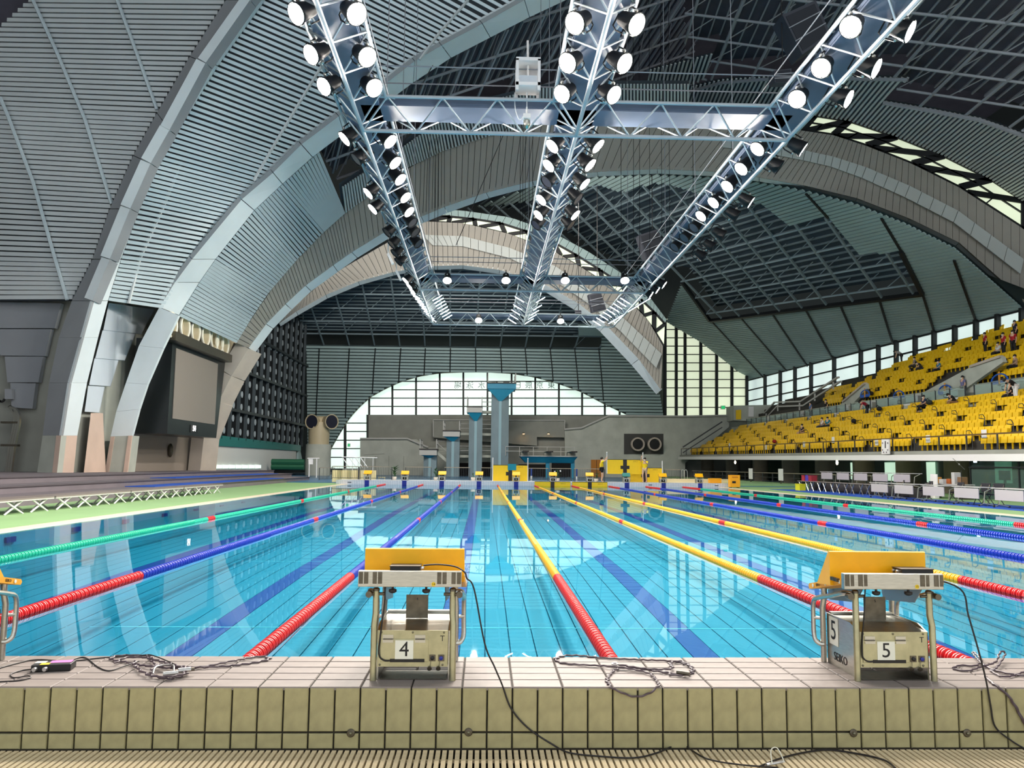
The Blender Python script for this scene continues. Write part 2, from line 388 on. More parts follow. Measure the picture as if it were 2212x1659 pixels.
# ================================================================ cables and gear on the wall
def cable(name, label, pts, r, m, cat='cable', group=None, sub=6):
    pts = smooth_pts(pts, sub); o = MB().path(pts, r, 6).build(name, m, None, True)
    return tag(o, label, cat, group)
def deck(px, py, h=.006): return ZP(px, py, ZT+h)
def face(px, py): return YP(px, py, YF-.009)
def flo(px, py): return ZP(px, py, -.012)
b4 = blocks[4].location; 
cable('block_cable', 'thin black cable hanging from starting block four down to the grating',
      [b4+Vector((.04,-.17,.572)), b4+Vector((.12,-.18,.578)), b4+Vector((.21,-.22,.572)), b4+Vector((.258,-.27,.55)), b4+Vector((.27,-.275,.52)), YP(1024,1272,-.60), YP(1047,1390,-.63), YP(1068,1440,-.655), face(1085,1480), face(1104,1530), face(1140,1572), face(1190,1606), flo(1230,1626), flo(1300,1634), flo(1370,1637), flo(1420,1626), flo(1470,1606), flo(1490,1618), flo(1530,1640), flo(1600,1652), flo(1680,1658)], .0042, M_cable)
cable('block_cable', 'thin black cable hanging from starting block five at the right edge',
      [blocks[5].location+Vector((.15,-.21,.54)), YP(2074,1272,-.60), YP(2092,1330,-.62), YP(2115,1410,-.645), YP(2130,1470,-.655), face(2140,1525), face(2150,1570), face(2185,1600), face(2215,1618)], .0042, M_cable)
cable('floor_cable', 'black cable lying in an arc on the grating below block five',
      [flo(1640,1656), flo(1700,1634), flo(1780,1620), flo(1850,1628), flo(1910,1642), flo(1935,1660)], .005, M_cable)
cn = thing('cable_connector', flo(1668,1656), 'white cable connector with a tie lying on the grating', 'connector')
MB().tube(flo(1655,1655)+Vector((0,0,.006)), flo(1690,1648)+Vector((0,0,.006)), .008, 8).build('plug', M_conn, cn, True)
MB().path(smooth_pts([flo(1668,1655)+Vector((0,0,.01)), flo(1666,1644)+Vector((0,0,.05)), flo(1680,1640)+Vector((0,0,.05)), flo(1695,1652)+Vector((0,0,.01))], 5), .0025, 5).build('tie', M_white_sign, cn, True)
def wavy(name, label, pts, r=.0052, amp=.009, wl=.055, m=M_wavy, group='wavy touch pad cables on the near wall'):
    p = smooth_pts(pts, 8); out = []; s = 0
    for i, q in enumerate(p):
        if i: s += (p[i]-p[i-1]).length
        d = (p[min(i+1, len(p)-1)]-p[max(i-1, 0)]); n = Vector((-d.y, d.x, 0))
        n = n.normalized() if n.length > 1e-6 else Vector((1,0,0))
        out.append(q+n*math.sin(s/wl*2*PI)*amp)
    o = MB().path(out, r, 6).build(name, m, None, True); return tag(o, label, 'cable', group)
A = [deck(x, y, h) for x, y, h in ((580,1421,.006),(560,1418,.006),(500,1428,.01),(440,1440,.008),(395,1444,.012),(345,1441,.016),(300,1436,.01),(262,1428,.008),(240,1424,.008),(258,1416,.01),(320,1417,.01),(330,1430,.016),(350,1442,.02),(395,1440,.02),(405,1452,.012),(370,1466,.006),(330,1458,.012),(340,1436,.02),(395,1441,.016),(470,1440,.008),(530,1434,.006),(575,1426,.006),(583,1421,.006))]
wavy('wavy_cable', 'tangled wavy touch pad cable left of starting block four', A)
A2 = [deck(x, y, h) for x, y, h in ((290,1428,.022),(295,1442,.012),(330,1460,.02),(385,1459,.022),(400,1446,.026),(360,1432,.022),(310,1420,.022),(270,1421,.02),(250,1432,.014))]
wavy('wavy_cable', 'second wavy cable coiled in the tangle left of block four', A2)
pl = thing('cable_plug', deck(400,1446,.01), 'silver plug at the end of the tangled cable left of block four', 'plug')
MB().tube(deck(385,1449,.03), deck(412,1446,.03), .013, 10).build('plug_body', M_conn, pl, True)
MB().tube(deck(412,1446,.03), deck(420,1445,.03), .009, 10).build('plug_ring', M_steel_dark, pl, True)
pl2 = thing('cable_plug', deck(370,1456,.01), 'bright steel clasp lying in the tangled cable left of block four', 'plug')
MB().tube(deck(352,1456,.03), deck(385,1453,.03), .011, 10).build('plug_body', M_conn, pl2, True)
MB().path(smooth_pts([deck(330,1455,.02), deck(338,1440,.03), deck(372,1436,.03), deck(375,1450,.03)], 5), .005, 6).build('clasp_wire', M_conn, pl2, True)
B_ = [deck(x, y, h) for x, y, h in ((1198,1424,.006),(1215,1417,.006),(1250,1416,.006),(1300,1421,.006),(1380,1425,.008),(1450,1428,.008),(1490,1438,.008),(1496,1452,.006),(1470,1456,.006),(1420,1450,.012),(1360,1442,.012),(1330,1446,.01),(1312,1466,.006),(1316,1478,.006))]
wavy('wavy_cable', 'wavy cable looped on the wall between blocks four and five', B_)
B3 = [deck(1316,1478,.006), YP(1322,1486,YF-.012), YP(1345,1497,YF-.012), YP(1372,1505,YF-.012), YP(1400,1499,YF-.012), YP(1420,1484,YF-.012), deck(1421,1474,.008), deck(1405,1456,.01), deck(1380,1448,.014), deck(1330,1440,.016), deck(1260,1436,.008), deck(1215,1432,.006), deck(1198,1424,.006)]
wavy('wavy_cable', 'wavy cable loop hanging over the wall edge between blocks four and five', B3, amp=.006)
B4 = [deck(1325,1434,.02), deck(1340,1436,.02), deck(1400,1445,.018), deck(1450,1444,.016), deck(1448,1432,.014), deck(1470,1428,.014), deck(1492,1440,.012), deck(1488,1456,.01), deck(1455,1458,.01), deck(1440,1450,.01)]
wavy('wavy_cable', 'short wavy cable end curled near the top of lane rope four', B4)
pl3 = thing('cable_plug', deck(1478,1454,.01), 'dark metal plug on the wavy cable right of lane four', 'plug')
MB().tube(deck(1462,1452,.02), deck(1490,1456,.02), .011, 10).build('plug_body', M_steel_dark, pl3, True)
pl4 = thing('cable_plug', deck(1328,1434,.01), 'round steel cable eye lying beside the red lane rope end', 'plug')
MB().path([deck(1328,1434,.02)+Vector((.016*math.cos(a*PI/6), .02*math.sin(a*PI/6), 0)) for a in range(12)], .005, 6, closed=True).build('ring', M_conn, pl4, True)
C_ = [deck(x, y, h) for x, y, h in ((2058,1443,.006),(2075,1437,.006),(2105,1438,.006),(2120,1428,.01),(2108,1412,.02),(2100,1409,.02),(2110,1422,.016),(2130,1440,.008),(2165,1452,.008),(2200,1458,.008),(2225,1462,.008))]
wavy('wavy_cable', 'wavy cable right of block five crossing itself at picture edge', C_, amp=.004)
C2 = [deck(x, y, h) for x, y, h in ((2058,1445,.006),(2090,1449,.006),(2120,1440,.012),(2150,1430,.02),(2160,1410,.05),(2170,1408,.05),(2168,1420,.03),(2150,1445,.012),(2140,1448,.008),(2170,1462,.008),(2210,1452,.008),(2230,1440,.008))]
wavy('wavy_cable', 'wavy cable with a standing loop at the right picture edge', C2, amp=.004)
C3 = [deck(2128,1462,.006), deck(2150,1480,.006), YP(2175,1500,YF-.012), YP(2196,1530,YF-.012), YP(2206,1550,YF-.012), YP(2222,1575,YF-.012)]
wavy('wavy_cable', 'thick wavy cable hanging down the wall at the right edge', C3, r=.007, amp=.004)
# timing connector box on the left of the wall
tb = thing('connector_box', deck(116,1446,0), 'black connector box with pink and yellow labels on the near wall', 'connector box')
Mx = Matrix.Rotation(.18, 4, 'Z')
MB().box(-.095, .095, -.05, .05, 0, .036, Mx).build('case', M_blackp, tb, local=True, bevel=.004)
MB().box(-.02, .085, -.012, .04, .0362, .0372, Mx).build('pink_label', M_pink, tb, local=True, label='pink label')
MB().box(-.055, -.012, -.048, -.008, .0362, .0372, Mx).build('yellow_label', M_ylabel, tb, local=True, label='yellow label')
MB().box(-.092, -.04, -.004, .036, .0362, .0372, Mx).build('white_label', M_white_sign, tb, local=True, label='white label')
for kx, ky in ((-.07,-.05),(-.02,-.05)):
    q = Mx @ Vector((kx, ky, .017)); q2 = Mx @ Vector((kx-.005, ky-.02, .017))
    MB().tube(q, q2, .011, 10).build('connector', M_conn, tb, True, True)
cable('thin_cable', 'thin dark cable running from the connector box to the tangle', [deck(128,1439,.01), deck(160,1424,.004), deck(185,1421,.004), deck(210,1440,.004), deck(235,1449,.004), deck(265,1440,.008), deck(300,1428,.012)], .0035, M_cable)
cable('thin_cable', 'thin dark cable along the wall behind the connector box', [deck(-10,1446,.004), deck(40,1432,.004), deck(80,1425,.004), deck(150,1428,.004), deck(220,1421,.004), deck(300,1416,.012), deck(330,1416,.012), deck(380,1436,.014)], .0035, M_cable)
cable('thin_cable', 'thin dark cable in front of the connector box at left edge', [deck(-10,1473,.004), deck(40,1470,.004), deck(65,1464,.006), deck(60,1460,.006), deck(30,1464,.004), deck(24,1456,.004), deck(50,1448,.004), deck(80,1445,.012)], .0035, M_cable)
# ================================================================ pool
M_pool = mat('cyan_pool_tile', (28,134,164), .5, noise=.05, nscale=2)
M_poolj = mat('teal_pool_joint', (28,120,160), .8)
M_navy = mat('navy_lane_tile', (8,34,140), .5)
M_seam = mat('pale_expansion_seam', (150,225,240), .6)
def brick_mat(name, c1, cm, sx, sy, mortar=.03, rough=.3):
    m = bpy.data.materials.new(name); m.use_nodes = True; nt = m.node_tree; b = nt.nodes['Principled BSDF']; b.inputs['Roughness'].default_value = rough
    tc = nt.nodes.new('ShaderNodeTexCoord'); mp = nt.nodes.new('ShaderNodeMapping'); mp.inputs['Rotation'].default_value = (PI/2, 0, 0)
    br = nt.nodes.new('ShaderNodeTexBrick'); br.offset = 0; br.inputs['Scale'].default_value = 1
    br.inputs['Color1'].default_value = srgb(*c1); br.inputs['Color2'].default_value = srgb(*[int(k*.96) for k in c1]); br.inputs['Mortar'].default_value = srgb(*cm)
    br.inputs['Mortar Size'].default_value = mortar*sx; br.inputs['Brick Width'].default_value = sx; br.inputs['Row Height'].default_value = sy
    nt.links.new(tc.outputs['Object'], mp.inputs[0]); nt.links.new(mp.outputs[0], br.inputs[0]); nt.links.new(br.outputs[0], b.inputs['Base Color'])
    MATS[name] = m; return m
M_fartile = brick_mat('white_square_wall_tile', (236,232,238), (150,165,185), .115, .085, .09)
M_edge = mat('pale_stone_pool_edge', (232,214,190), .45, noise=.06, nscale=3)
M_green = mat('pale_green_deck', (146,184,128), .55, noise=.06, nscale=1.2)
M_gutter = mat('blue_gutter_tile', (86,160,196), .4)
FZ = [(0,-.52),(3.3,-.44),(5.2,-.38),(8,-.32),(13,-.27),(20,-.19),(50,-.12)]   # apparent floor depth: the lift by refraction is put into the shape
def fz(y):
    for (y0, z0), (y1, z1) in zip(FZ, FZ[1:]):
        if y <= y1: return z0+(z1-z0)*(y-y0)/(y1-y0)
    return FZ[-1][1]
def sloped(x0, x1, dz, zb, ys=[q[0] for q in FZ]):
    mb = MB(); n = len(ys); V = []; F = []
    for y in ys: V += [(x0,y,fz(y)+dz),(x1,y,fz(y)+dz),(x1,y,fz(y)+zb if zb > -1 else zb),(x0,y,fz(y)+zb if zb > -1 else zb)]
    for i in range(n-1):
        for j in range(4): F.append((i*4+j, i*4+(j+1) % 4, i*4+4+(j+1) % 4, i*4+4+j))
    F += [(0,1,2,3), tuple(4*(n-1)+j for j in (3,2,1,0))]
    return mb.add(V, F)
pf = sloped(-12.7, 12.7, -.03, -1.4).build('floor_pool', M_poolj, kind='structure'); pf['label'] = 'cyan tiled pool floor with navy lane lines'
def strip(w, m): return sloped(-w/2, w/2, 0, -.028).mesh('tile_row', m)
s1, s2 = strip(.238, M_pool), strip(.246, M_navy)
for i in range(100):
    X = -12.5+.125+i*.25
    lane = False
    for n in range(1, 11):
        if abs(X-LANE(n)-.125) < .02: lane = True
    o = inst('lane_line' if lane else 'tile_row', s2 if lane else s1, pf, (X, 0, (.001 if lane else 0)+.008*max(0, min(4, abs(X+3.5)-3.5))))  # outer rows raised further to follow the apparent depth
# shift so that the navy rows sit on the lane centres
for o in pf.children: o.location.x -= .125
for yy in (4.3, 9.4, 14.4, 19.4, 24.5, 29.5, 34.5): MB().box(-12.5, 12.5, yy-.012, yy+.012, fz(yy)-.01, fz(yy)+.003).build('expansion_seam', M_seam, pf)
for nm, x0, x1 in (('pool_side_wall', -12.75, -12.46), ('pool_side_wall', 12.46, 12.75)):
    w = MB().box(x0, x1, 0, 50, -1.4, -.03).build(nm, M_gutter, kind='structure')
    gsm = MB().box(-.03, .03, -.16, .16, -.05, .05).mesh('overflow_slot', M_navy)
    for k in range(20): inst('overflow_slot', gsm, w, (-12.445 if x0 < 0 else 12.445, 1.2+k*2.5, -.14))
# water
wm = bpy.data.materials.new('still_pool_water'); wm.use_nodes = True; nt = wm.node_tree; nt.nodes.clear()
out = nt.nodes.new('ShaderNodeOutputMaterial'); mx = nt.nodes.new('ShaderNodeMixShader'); fr = nt.nodes.new('ShaderNodeFresnel'); fr.inputs[0].default_value = 1.2
tr = nt.nodes.new('ShaderNodeBsdfTransparent'); tr.inputs[0].default_value = (.58, .95, .99, 1)
gl = nt.nodes.new('ShaderNodeBsdfGlossy'); gl.inputs['Roughness'].default_value = .015; gl.inputs[0].default_value = (.85, .9, .94, 1)
tc = nt.nodes.new('ShaderNodeTexCoord'); mp = nt.nodes.new('ShaderNodeMapping'); mp.inputs['Scale'].default_value = (1.0, .5, 1)
nz = nt.nodes.new('ShaderNodeTexNoise'); nz.inputs['Scale'].default_value = 1.3; nz.inputs['Detail'].default_value = 2
bp = nt.nodes.new('ShaderNodeBump'); bp.inputs['Strength'].default_value = .06; bp.inputs['Distance'].default_value = .02
nt.links.new(tc.outputs['Object'], mp.inputs[0]); nt.links.new(mp.outputs[0], nz.inputs['Vector']); nt.links.new(nz.outputs[0], bp.inputs['Height'])
nt.links.new(bp.outputs[0], gl.inputs['Normal']); nt.links.new(bp.outputs[0], fr.inputs['Normal'])
nt.links.new(fr.outputs[0], mx.inputs[0]); nt.links.new(tr.outputs[0], mx.inputs[1]); nt.links.new(gl.outputs[0], mx.inputs[2]); nt.links.new(mx.outputs[0], out.inputs[0])
water = MB().quad((-12.5,-.003,0), (12.5,-.003,0), (12.5,50,0), (-12.5,50,0)).build('water', wm)
tag(water, 'still clear blue pool water reflecting lamps and windows', 'water', kind='stuff')
# decks
MB().box(-12.95, -12.5, -.6, 53, -.5, ZD).build('trim_1', M_edge, kind='structure')
MB().box(12.5, 12.95, -.6, 53, -.5, ZD).build('trim_2', M_edge, kind='structure')
MB().box(-40, -12.95, -.6, 60, -.5, ZD-.004).build('floor_left', M_green, kind='structure')
MB().box(12.95, 60, -.6, 53, -.5, ZD-.004).build('floor_right', M_green, kind='structure')
# ================================================================ lane ropes
M_f = {'red': mat('red_float', (224,24,30), .35), 'blue': mat('blue_float', (8,50,178), .35), 'yellow': mat('yellow_float', (248,186,8), .35), 'green': mat('green_float', (20,186,150), .35)}
FP = .084
def float_prof(r):
    return [(.018,-.040),(r*.80,-.038),(r,-.030),(r,-.018),(r*.72,-.014),(r*.72,-.004),(r,0),(r,.012),(r*.72,.016),(r*.72,.026),(r*.95,.030),(r*.80,.038),(.018,.040)]
RX = Matrix.Rotation(-PI/2, 4, 'X')
fm_near = {k: MB().lathe(float_prof(.056), 14, RX).mesh('float', m, True) for k, m in M_f.items()}
def rope(i, main):
    X = (i-5)*2.5
    cname = {'green':'green', 'blue':'blue', 'yellow':'yellow'}[main]
    side = {1:'leftmost lane rope, green with red ends', 9:'rightmost lane rope, green with red ends', 2:'blue lane rope with red ends, second from the left', 3:'blue and red lane rope left of starting block four',
            4:'yellow and red lane rope between starting blocks four and five', 5:'yellow lane rope with red end, ending left of block five', 6:'yellow lane rope passing behind starting block five', 7:'blue lane rope just right of the yellow ones', 8:'blue lane rope next to the rightmost green one'}[i]
    t = thing('lane_rope', (X, 25, 0), side, 'lane rope', 'lane ropes dividing the pool')
    MB().tube((X, .0, .012), (X, 50, .012), .006, 5).build('wire', M_steel_dark, t)
    far = {}
    n = int(49.6/FP)
    lim = {1:14, 2:11, 3:10, 4:9, 5:12, 6:16, 7:20, 8:0, 9:0}[i]
    for k in range(n):
        y = .2+k*FP
        c = main
        if y < 5.2 or y > 45.2: c = 'red'
        elif any(abs(y-q) < .22 for q in (15.2, 25, 35)): c = 'red'
        if y < lim and not (i in (6, 7) and y < 4): inst('float', fm_near[c], t, (0, y-25, .014), (0, random.uniform(0, 6.28), 0))
        else: far.setdefault(c, []).append(y)
    for c, ys in far.items():
        mb = MB()
        for y in ys: mb.lathe([(.03,-.038),(.054,-.03),(.054,.012),(.036,.016),(.036,.038)], 8, Matrix.Translation((X, y, .014)) @ RX)
        mb.build('float_string', M_f[c], t, True, kind='stuff')
    MB().box(X-.03, X+.03, 49.93, 50.0, -.01, .06).build('anchor', M_steel, t)
for i, c in enumerate(('green','blue','blue','yellow','yellow','yellow','blue','blue','green')): rope(i+1, c)
# ================================================================ people
M_skin = mat('skin', (214,170,140), .5)
M_hair = mat('black_hair', (24,20,20), .6)
M_mask = mat('white_face_mask', (235,235,235), .6)
def skin_mesh(name, verts, edges, radii, root, m, sub=1):
    me = bpy.data.meshes.new(name); me.from_pydata([tuple(v) for v in verts], edges, [])
    ob = bpy.data.objects.new(name+'_tmp', me)
    md = ob.modifiers.new('skin', 'SKIN'); md.use_smooth_shade = True
    for i, r in enumerate(radii):
        sv = me.skin_vertices[0].data[i]; sv.radius = (r, r) if not isinstance(r, tuple) else r; sv.use_root = (i == root)
    s = ob.modifiers.new('sub', 'SUBSURF'); s.levels = sub; s.render_levels = sub
    out = bake(ob)
    bpy.data.objects.remove(ob); out.name = name; out.materials.clear(); out.materials.append(m)
    out.polygons.foreach_set('use_smooth', [True]*len(out.polygons)); return out
def person(loc, rz, label, shirt, pants, pose='stand', h=1.7, mask=True, over=None, fingers=False, sleeve='short', long_pants=False, group=None, hair=True, detail=1):
    J = dict(pel=(0,0,.93), spi=(0,.0,1.12), che=(0,0,1.30), nec=(0,.01,1.46), hd=(0,.03,1.55), top=(0,.02,1.64),
             hL=(-.09,0,.90), kL=(-.10,.02,.49), aL=(-.10,-.02,.09), tL=(-.11,.14,.03), hR=(.09,0,.90), kR=(.10,.02,.49), aR=(.10,-.02,.09), tR=(.11,.14,.03),
             sL=(-.18,0,1.39), eL=(-.22,-.02,1.12), wL=(-.22,.06,.88), fL=(-.21,.09,.78), sR=(.18,0,1.39), eR=(.22,-.02,1.12), wR=(.22,.06,.88), fR=(.21,.09,.78))
    if pose == 'sit':
        dz = -.50
        for k in ('pel','spi','che','nec','hd','top','sL','sR','eL','eR','wL','wR','fL','fR','hL','hR'): J[k] = (J[k][0], J[k][1], J[k][2]+dz)
        for s, q in ((-1,'L'), (1,'R')):
            J['k'+q] = (s*.11,.43,.44); J['a'+q] = (s*.11,.40,.06); J['t'+q] = (s*.12,.55,.02)
            J['w'+q] = (s*.14,.24,.55); J['f'+q] = (s*.10,.33,.53); J['e'+q] = (s*.24,.05,.64)
    elif pose == 'bend':
        J.update(spi=(0,.10,1.08), che=(0,.30,1.16), nec=(0,.44,1.20), hd=(0,.53,1.20), top=(0,.60,1.24), sL=(-.18,.36,1.18), sR=(.18,.36,1.18), eL=(-.2,.42,.94), eR=(.2,.42,.94), wL=(-.18,.48,.72), wR=(.18,.48,.72), fL=(-.17,.5,.63), fR=(.17,.5,.63))
    elif pose == 'hunch':
        J.update({k: (v[0], v[1], v[2]-.50) for k, v in J.items() if k in ('pel','hL','hR')})
        J.update(spi=(0,.10,.60), che=(0,.24,.74), nec=(0,.34,.85), hd=(0,.42,.88), top=(0,.46,.95), sL=(-.18,.26,.82), sR=(.18,.26,.82), eL=(-.24,.30,.58), eR=(.24,.30,.58), wL=(-.1,.46,.52), wR=(.1,.46,.52), fL=(-.05,.5,.5), fR=(.05,.5,.5), kL=(-.14,.43,.46), kR=(.14,.43,.46), aL=(-.12,.40,.06), aR=(.12,.40,.06), tL=(-.12,.55,.02), tR=(.12,.55,.02))
    if over: J.update(over)
    S = h/1.7; J = {k: Vector(v)*S for k, v in J.items()}
    t = thing('person', loc, label, 'person', group, rz)
    names = list(J); ix = {k: i for i, k in enumerate(names)}
    E = [('pel','spi'),('spi','che'),('che','nec'),('nec','hd'),('hd','top'),('pel','hL'),('hL','kL'),('kL','aL'),('aL','tL'),('pel','hR'),('hR','kR'),('kR','aR'),('aR','tR'),('che','sL'),('sL','eL'),('eL','wL'),('wL','fL'),('che','sR'),('sR','eR'),('eR','wR'),('wR','fR')]
    R = dict(pel=.125, spi=.12, che=.125, nec=.055, hd=.092, top=.07, hL=.09, hR=.09, kL=.058, kR=.058, aL=.04, aR=.04, tL=.035, tR=.035, sL=.06, sR=.06, eL=.042, eR=.042, wL=.03, wR=.03, fL=.026, fR=.026)
    verts = [J[k] for k in names]; rad = [R[k]*S for k in names]; ed = [(ix[a], ix[b]) for a, b in E]
    if fingers:
        for q, sgn in (('L', 1), ('R', -1)):
            d = (J['f'+q]-J['w'+q]).normalized(); sd = d.cross(Vector((0,1,.3))).normalized()
            for k in range(4):
                b0 = len(verts); verts += [J['f'+q]+sd*(.012*(k-1.5)*2)+d*.03, J['f'+q]+sd*(.012*(k-1.5)*2)+d*(.07-.006*abs(k-1.3))+Vector((0,.015,0))]; rad += [.009, .008]; ed += [(ix['f'+q], b0), (b0, b0+1)]
            b0 = len(verts); verts += [J['f'+q]+sd*.05*sgn, J['f'+q]+sd*.06*sgn+d*.03]; rad += [.011, .009]; ed += [(ix['f'+q], b0), (b0, b0+1)]
    body = inst('body', skin_mesh('body', verts, ed, rad, ix['pel'], M_skin, detail), t)
    def cloth(nm, keys, pts, rr, m):
        k2 = {k: i for i, k in enumerate(keys)}; e2 = [(k2[a], k2[b]) for a, b in pts]
        return inst(nm, skin_mesh(nm, [J[k] if k in J else extra[k] for k in keys], e2, [q*S for q in rr], 0, m, detail), t)
    extra = {}
    for q in 'LR':
        extra['u'+q] = J['s'+q].lerp(J['e'+q], .75 if sleeve == 'short' else 1.0); extra['v'+q] = J['e'+q].lerp(J['w'+q], .85)
        extra['th'+q] = J['h'+q].lerp(J['k'+q], .72); extra['cf'+q] = J['k'+q].lerp(J['a'+q], .95)
    ks = ['spi','pel','che','sL','uL','sR','uR']; es = [('spi','pel'),('spi','che'),('che','sL'),('sL','uL'),('che','sR'),('sR','uR')]; rs = [.142,.138,.145,.078,.062,.078,.062]
    if sleeve == 'long':
        ks += ['vL','vR']; es += [('uL','vL'),('uR','vR')]; rs += [.045,.045]
    cloth('shirt', ks, es, rs, mat('shirt_%d_%d_%d' % shirt, shirt, .8))
    kp = ['pel','hL','hR','thL','thR']; ep = [('pel','hL'),('pel','hR'),('hL','thL'),('hR','thR')]; rp = [.135,.108,.108,.088,.088]
    if long_pants: kp += ['kL','kR','cfL','cfR']; ep += [('thL','kL'),('thR','kR'),('kL','cfL'),('kR','cfR')]; rp += [.075,.075,.06,.06]
    cloth('trousers' if long_pants else 'shorts', kp, ep, rp, mat('trousers_%d_%d_%d' % pants, pants, .8))
    up = (J['top']-J['nec']).normalized(); fwd = Vector((0,1,0)); fwd = (fwd-up*fwd.dot(up)).normalized(); hc = J['hd'].lerp(J['top'], .45)
    if hair:
        MB().sphere(hc-fwd*.018*S+up*.018*S, .098*S, 10, 7, (1,1.02,1.02)).build('hair', M_hair, t, True, True)
    for s in (-1, 1):
        MB().sphere(J['hd']+fwd*.088*S+Vector((s*.032*S,0,.012*S)), .012*S, 6, 4).build('eye', M_hair, t, True, True)
        MB().sphere(J['hd']+Vector((s*.094*S,0,0)), .022*S, 6, 4, (.5,1,1.3)).build('ear', M_skin, t, True, True)
    if mask: MB().sphere(J['hd']+fwd*.05*S-up*.035*S, .058*S, 8, 6, (1.05,1,.8)).build('face_mask', M_mask, t, True, True)
    else: MB().sphere(J['hd']+fwd*.095*S-up*.01*S, .016*S, 6, 4, (.8,1,1.3)).build('nose', M_skin, t, True, True)
    return t

# ================================================================ far end wall, blocks and touch pads
fw = MB().box(-13.3, 13.3, 50.0, 52.6, -1.4, ZT).build('pool_turning_wall', M_fartile, kind='structure')
for n in range(1, 11): MB().box(LANE(n)-.15, LANE(n)+.15, 49.985, 50.0, -.9, ZT-.001).build('lane_stripe', M_navy, fw)
for px in (755, 1405, 1548): MB().box(YP(px,1045,50).x-.12, YP(px,1045,50).x+.12, 49.99, 50.0, .11, .15).build('vent_slot', M_blackp, fw)
proto = make_block(True, '4', '14')
for n in range(1, 11):
    o = proto if n == 1 else copy_tree(proto)
    o.location = (LANE(n), 50.33, ZT); o.rotation_euler.z = PI
    if n == 8:
        for c in o.children:
            if c.name.startswith(('platform', 'kick_plate')): c.data = c.data.copy(); c.data.materials[0] = M_teal
    fp = MB().box(-.13, .13, .225, .232, .05, .24).build('front_plate', M_steel_dark, o, local=True)
    text('number', str(n), .14, M_white_sign, frame((0,.2335,.15), (-1,0,0), (0,0,1)), fp, .0004)
    wh = {1:'leftmost of the ten starting blocks across the pool', 2:'second block from the left across the pool', 3:'third block from the left across the pool', 4:'far block just left of the standing touch pad with towel',
          5:'far block standing in front of the yellow pad with towel', 6:'far block above the left of the two mounted touch pads', 7:'far block above the right of the two mounted touch pads, beside a helper', 8:'far block with teal top below the carried touch pad',
          9:'far block beside the second helper and stacked pad', 10:'rightmost of the ten starting blocks across the pool'}[n]
    tag(o, wh if n == 8 else 'yellow '+wh, 'starting block', 'starting blocks across the pool')
M_pad = mat('yellow_touch_pad', (252,206,8), .5, noise=.03, nscale=6)
M_padb = mat('black_pad_centre', (34,26,22), .5)
M_white_pl = mat('white_plastic', (238,236,236), .4)
def touch_pad(x0, x1, y, z0, z1, label, handles=True, slats=True):
    t = thing('touch_pad', ((x0+x1)/2, y, z0), label, 'touch pad', 'yellow touch pads at the far end')
    w = (x1-x0); cx = (x0+x1)/2; g = w*.055
    n = 6
    for a, b in ((x0, cx-g), (cx+g, x1)):
        hm = (z1-z0)/n
        for k in range(n): MB().box(a, b, y-.02, y+.02, z0+k*hm+.004, z0+(k+1)*hm-.004).build('slat', M_pad, t)
        MB().box(a+.01, b-.01, y-.012, y+.03, z0+.01, z1-.01).build('backing', M_pad, t)
    MB().box(cx-g-.01, cx+g+.01, y-.014, y+.02, z0, z1).build('centre_strip', M_padb, t)
    MB().box(cx-2.3*g, cx+2.3*g, y-.026, y-.018, z0+(z1-z0)*.35, z0+(z1-z0)*.58).build('cross_plate', M_padb, t)
    text('lettering', 'SEIKO', .13, mat('faded_pad_print', (190,140,10), .6), frame((cx+w*.3, y-.022, z1-.12), (1,0,0), (0,0,1)), t, .001, local=False)
    MB().box(x0, x1, y-.03, y+.03, z1-.01, z1+.02).build('top_rail', M_padb, t)
    if handles:
        for xx in (x0-.03, x1+.03): MB().path([(xx, y, z0+.02), (xx, y, z1+.45), (xx, y-.02, z1+.5)], .035, 8).build('end_post', M_white_pl, t, True)
    return t
def xy(px, py, Y): return YP(px, py, Y)
touch_pad(xy(1155,1050,49.94).x, xy(1232,1050,49.94).x, 49.955, -.55, ZT+.01, 'left of two touch pads hanging in the water at the far wall', False)
touch_pad(xy(1236,1050,49.94).x, xy(1312,1050,49.94).x, 49.955, -.55, ZT+.01, 'right of two touch pads hanging in the water at the far wall', False)
touch_pad(xy(1065,1037,51).x, xy(1139,1037,51).x, 51.0, ZT+.01, xy(1100,1005,51).z, 'touch pad standing on the far wall with a blue towel')
touch_pad(xy(1312,1020,50.9).x, xy(1388,1020,50.9).x, 50.9, xy(1350,1024,50.9).z, xy(1350,993,50.9).z, 'touch pad carried upright between two people in yellow shirts')
touch_pad(xy(1358,1040,51.5).x, xy(1430,1040,51.5).x, 51.5, ZT+.01, xy(1400,1011,51.5).z, 'touch pad standing behind the right helper beside the carried one')
tw = MB(); p0, p1 = xy(1097,1003,50.95), xy(1115,1016,50.95)
tw.box(p0.x, p1.x, 50.955, 50.967, p1.z, p0.z+.02).box(p0.x, p1.x, 50.955, 51.05, p0.z+.015, p0.z+.03).box(p0.x+.02, p1.x-.03, 51.035, 51.05, p1.z+.1, p0.z+.02)
tag(tw.build('towel', mat('turquoise_towel', (30,140,165), .9), bevel=.005), 'turquoise towel folded over the standing touch pad', 'towel')
ZF = ZT
pl_ = xy(1300,1041,50.85); pr_ = xy(1392,1042,50.75)
person((pl_.x, 50.95, ZT), -PI/2, 'person in yellow shirt and black shorts lifting the left end of the touch pad', (250,212,20), (22,20,24), over=dict(eL=(-.2,.20,1.45), wL=(-.12,.34,1.66), fL=(-.08,.38,1.74), eR=(.2,.2,1.42), wR=(.12,.34,1.6), fR=(.08,.38,1.68), kL=(-.12,.12,.50), aL=(-.14,.02,.09), tL=(-.14,.16,.03)), fingers=True, h=1.72)
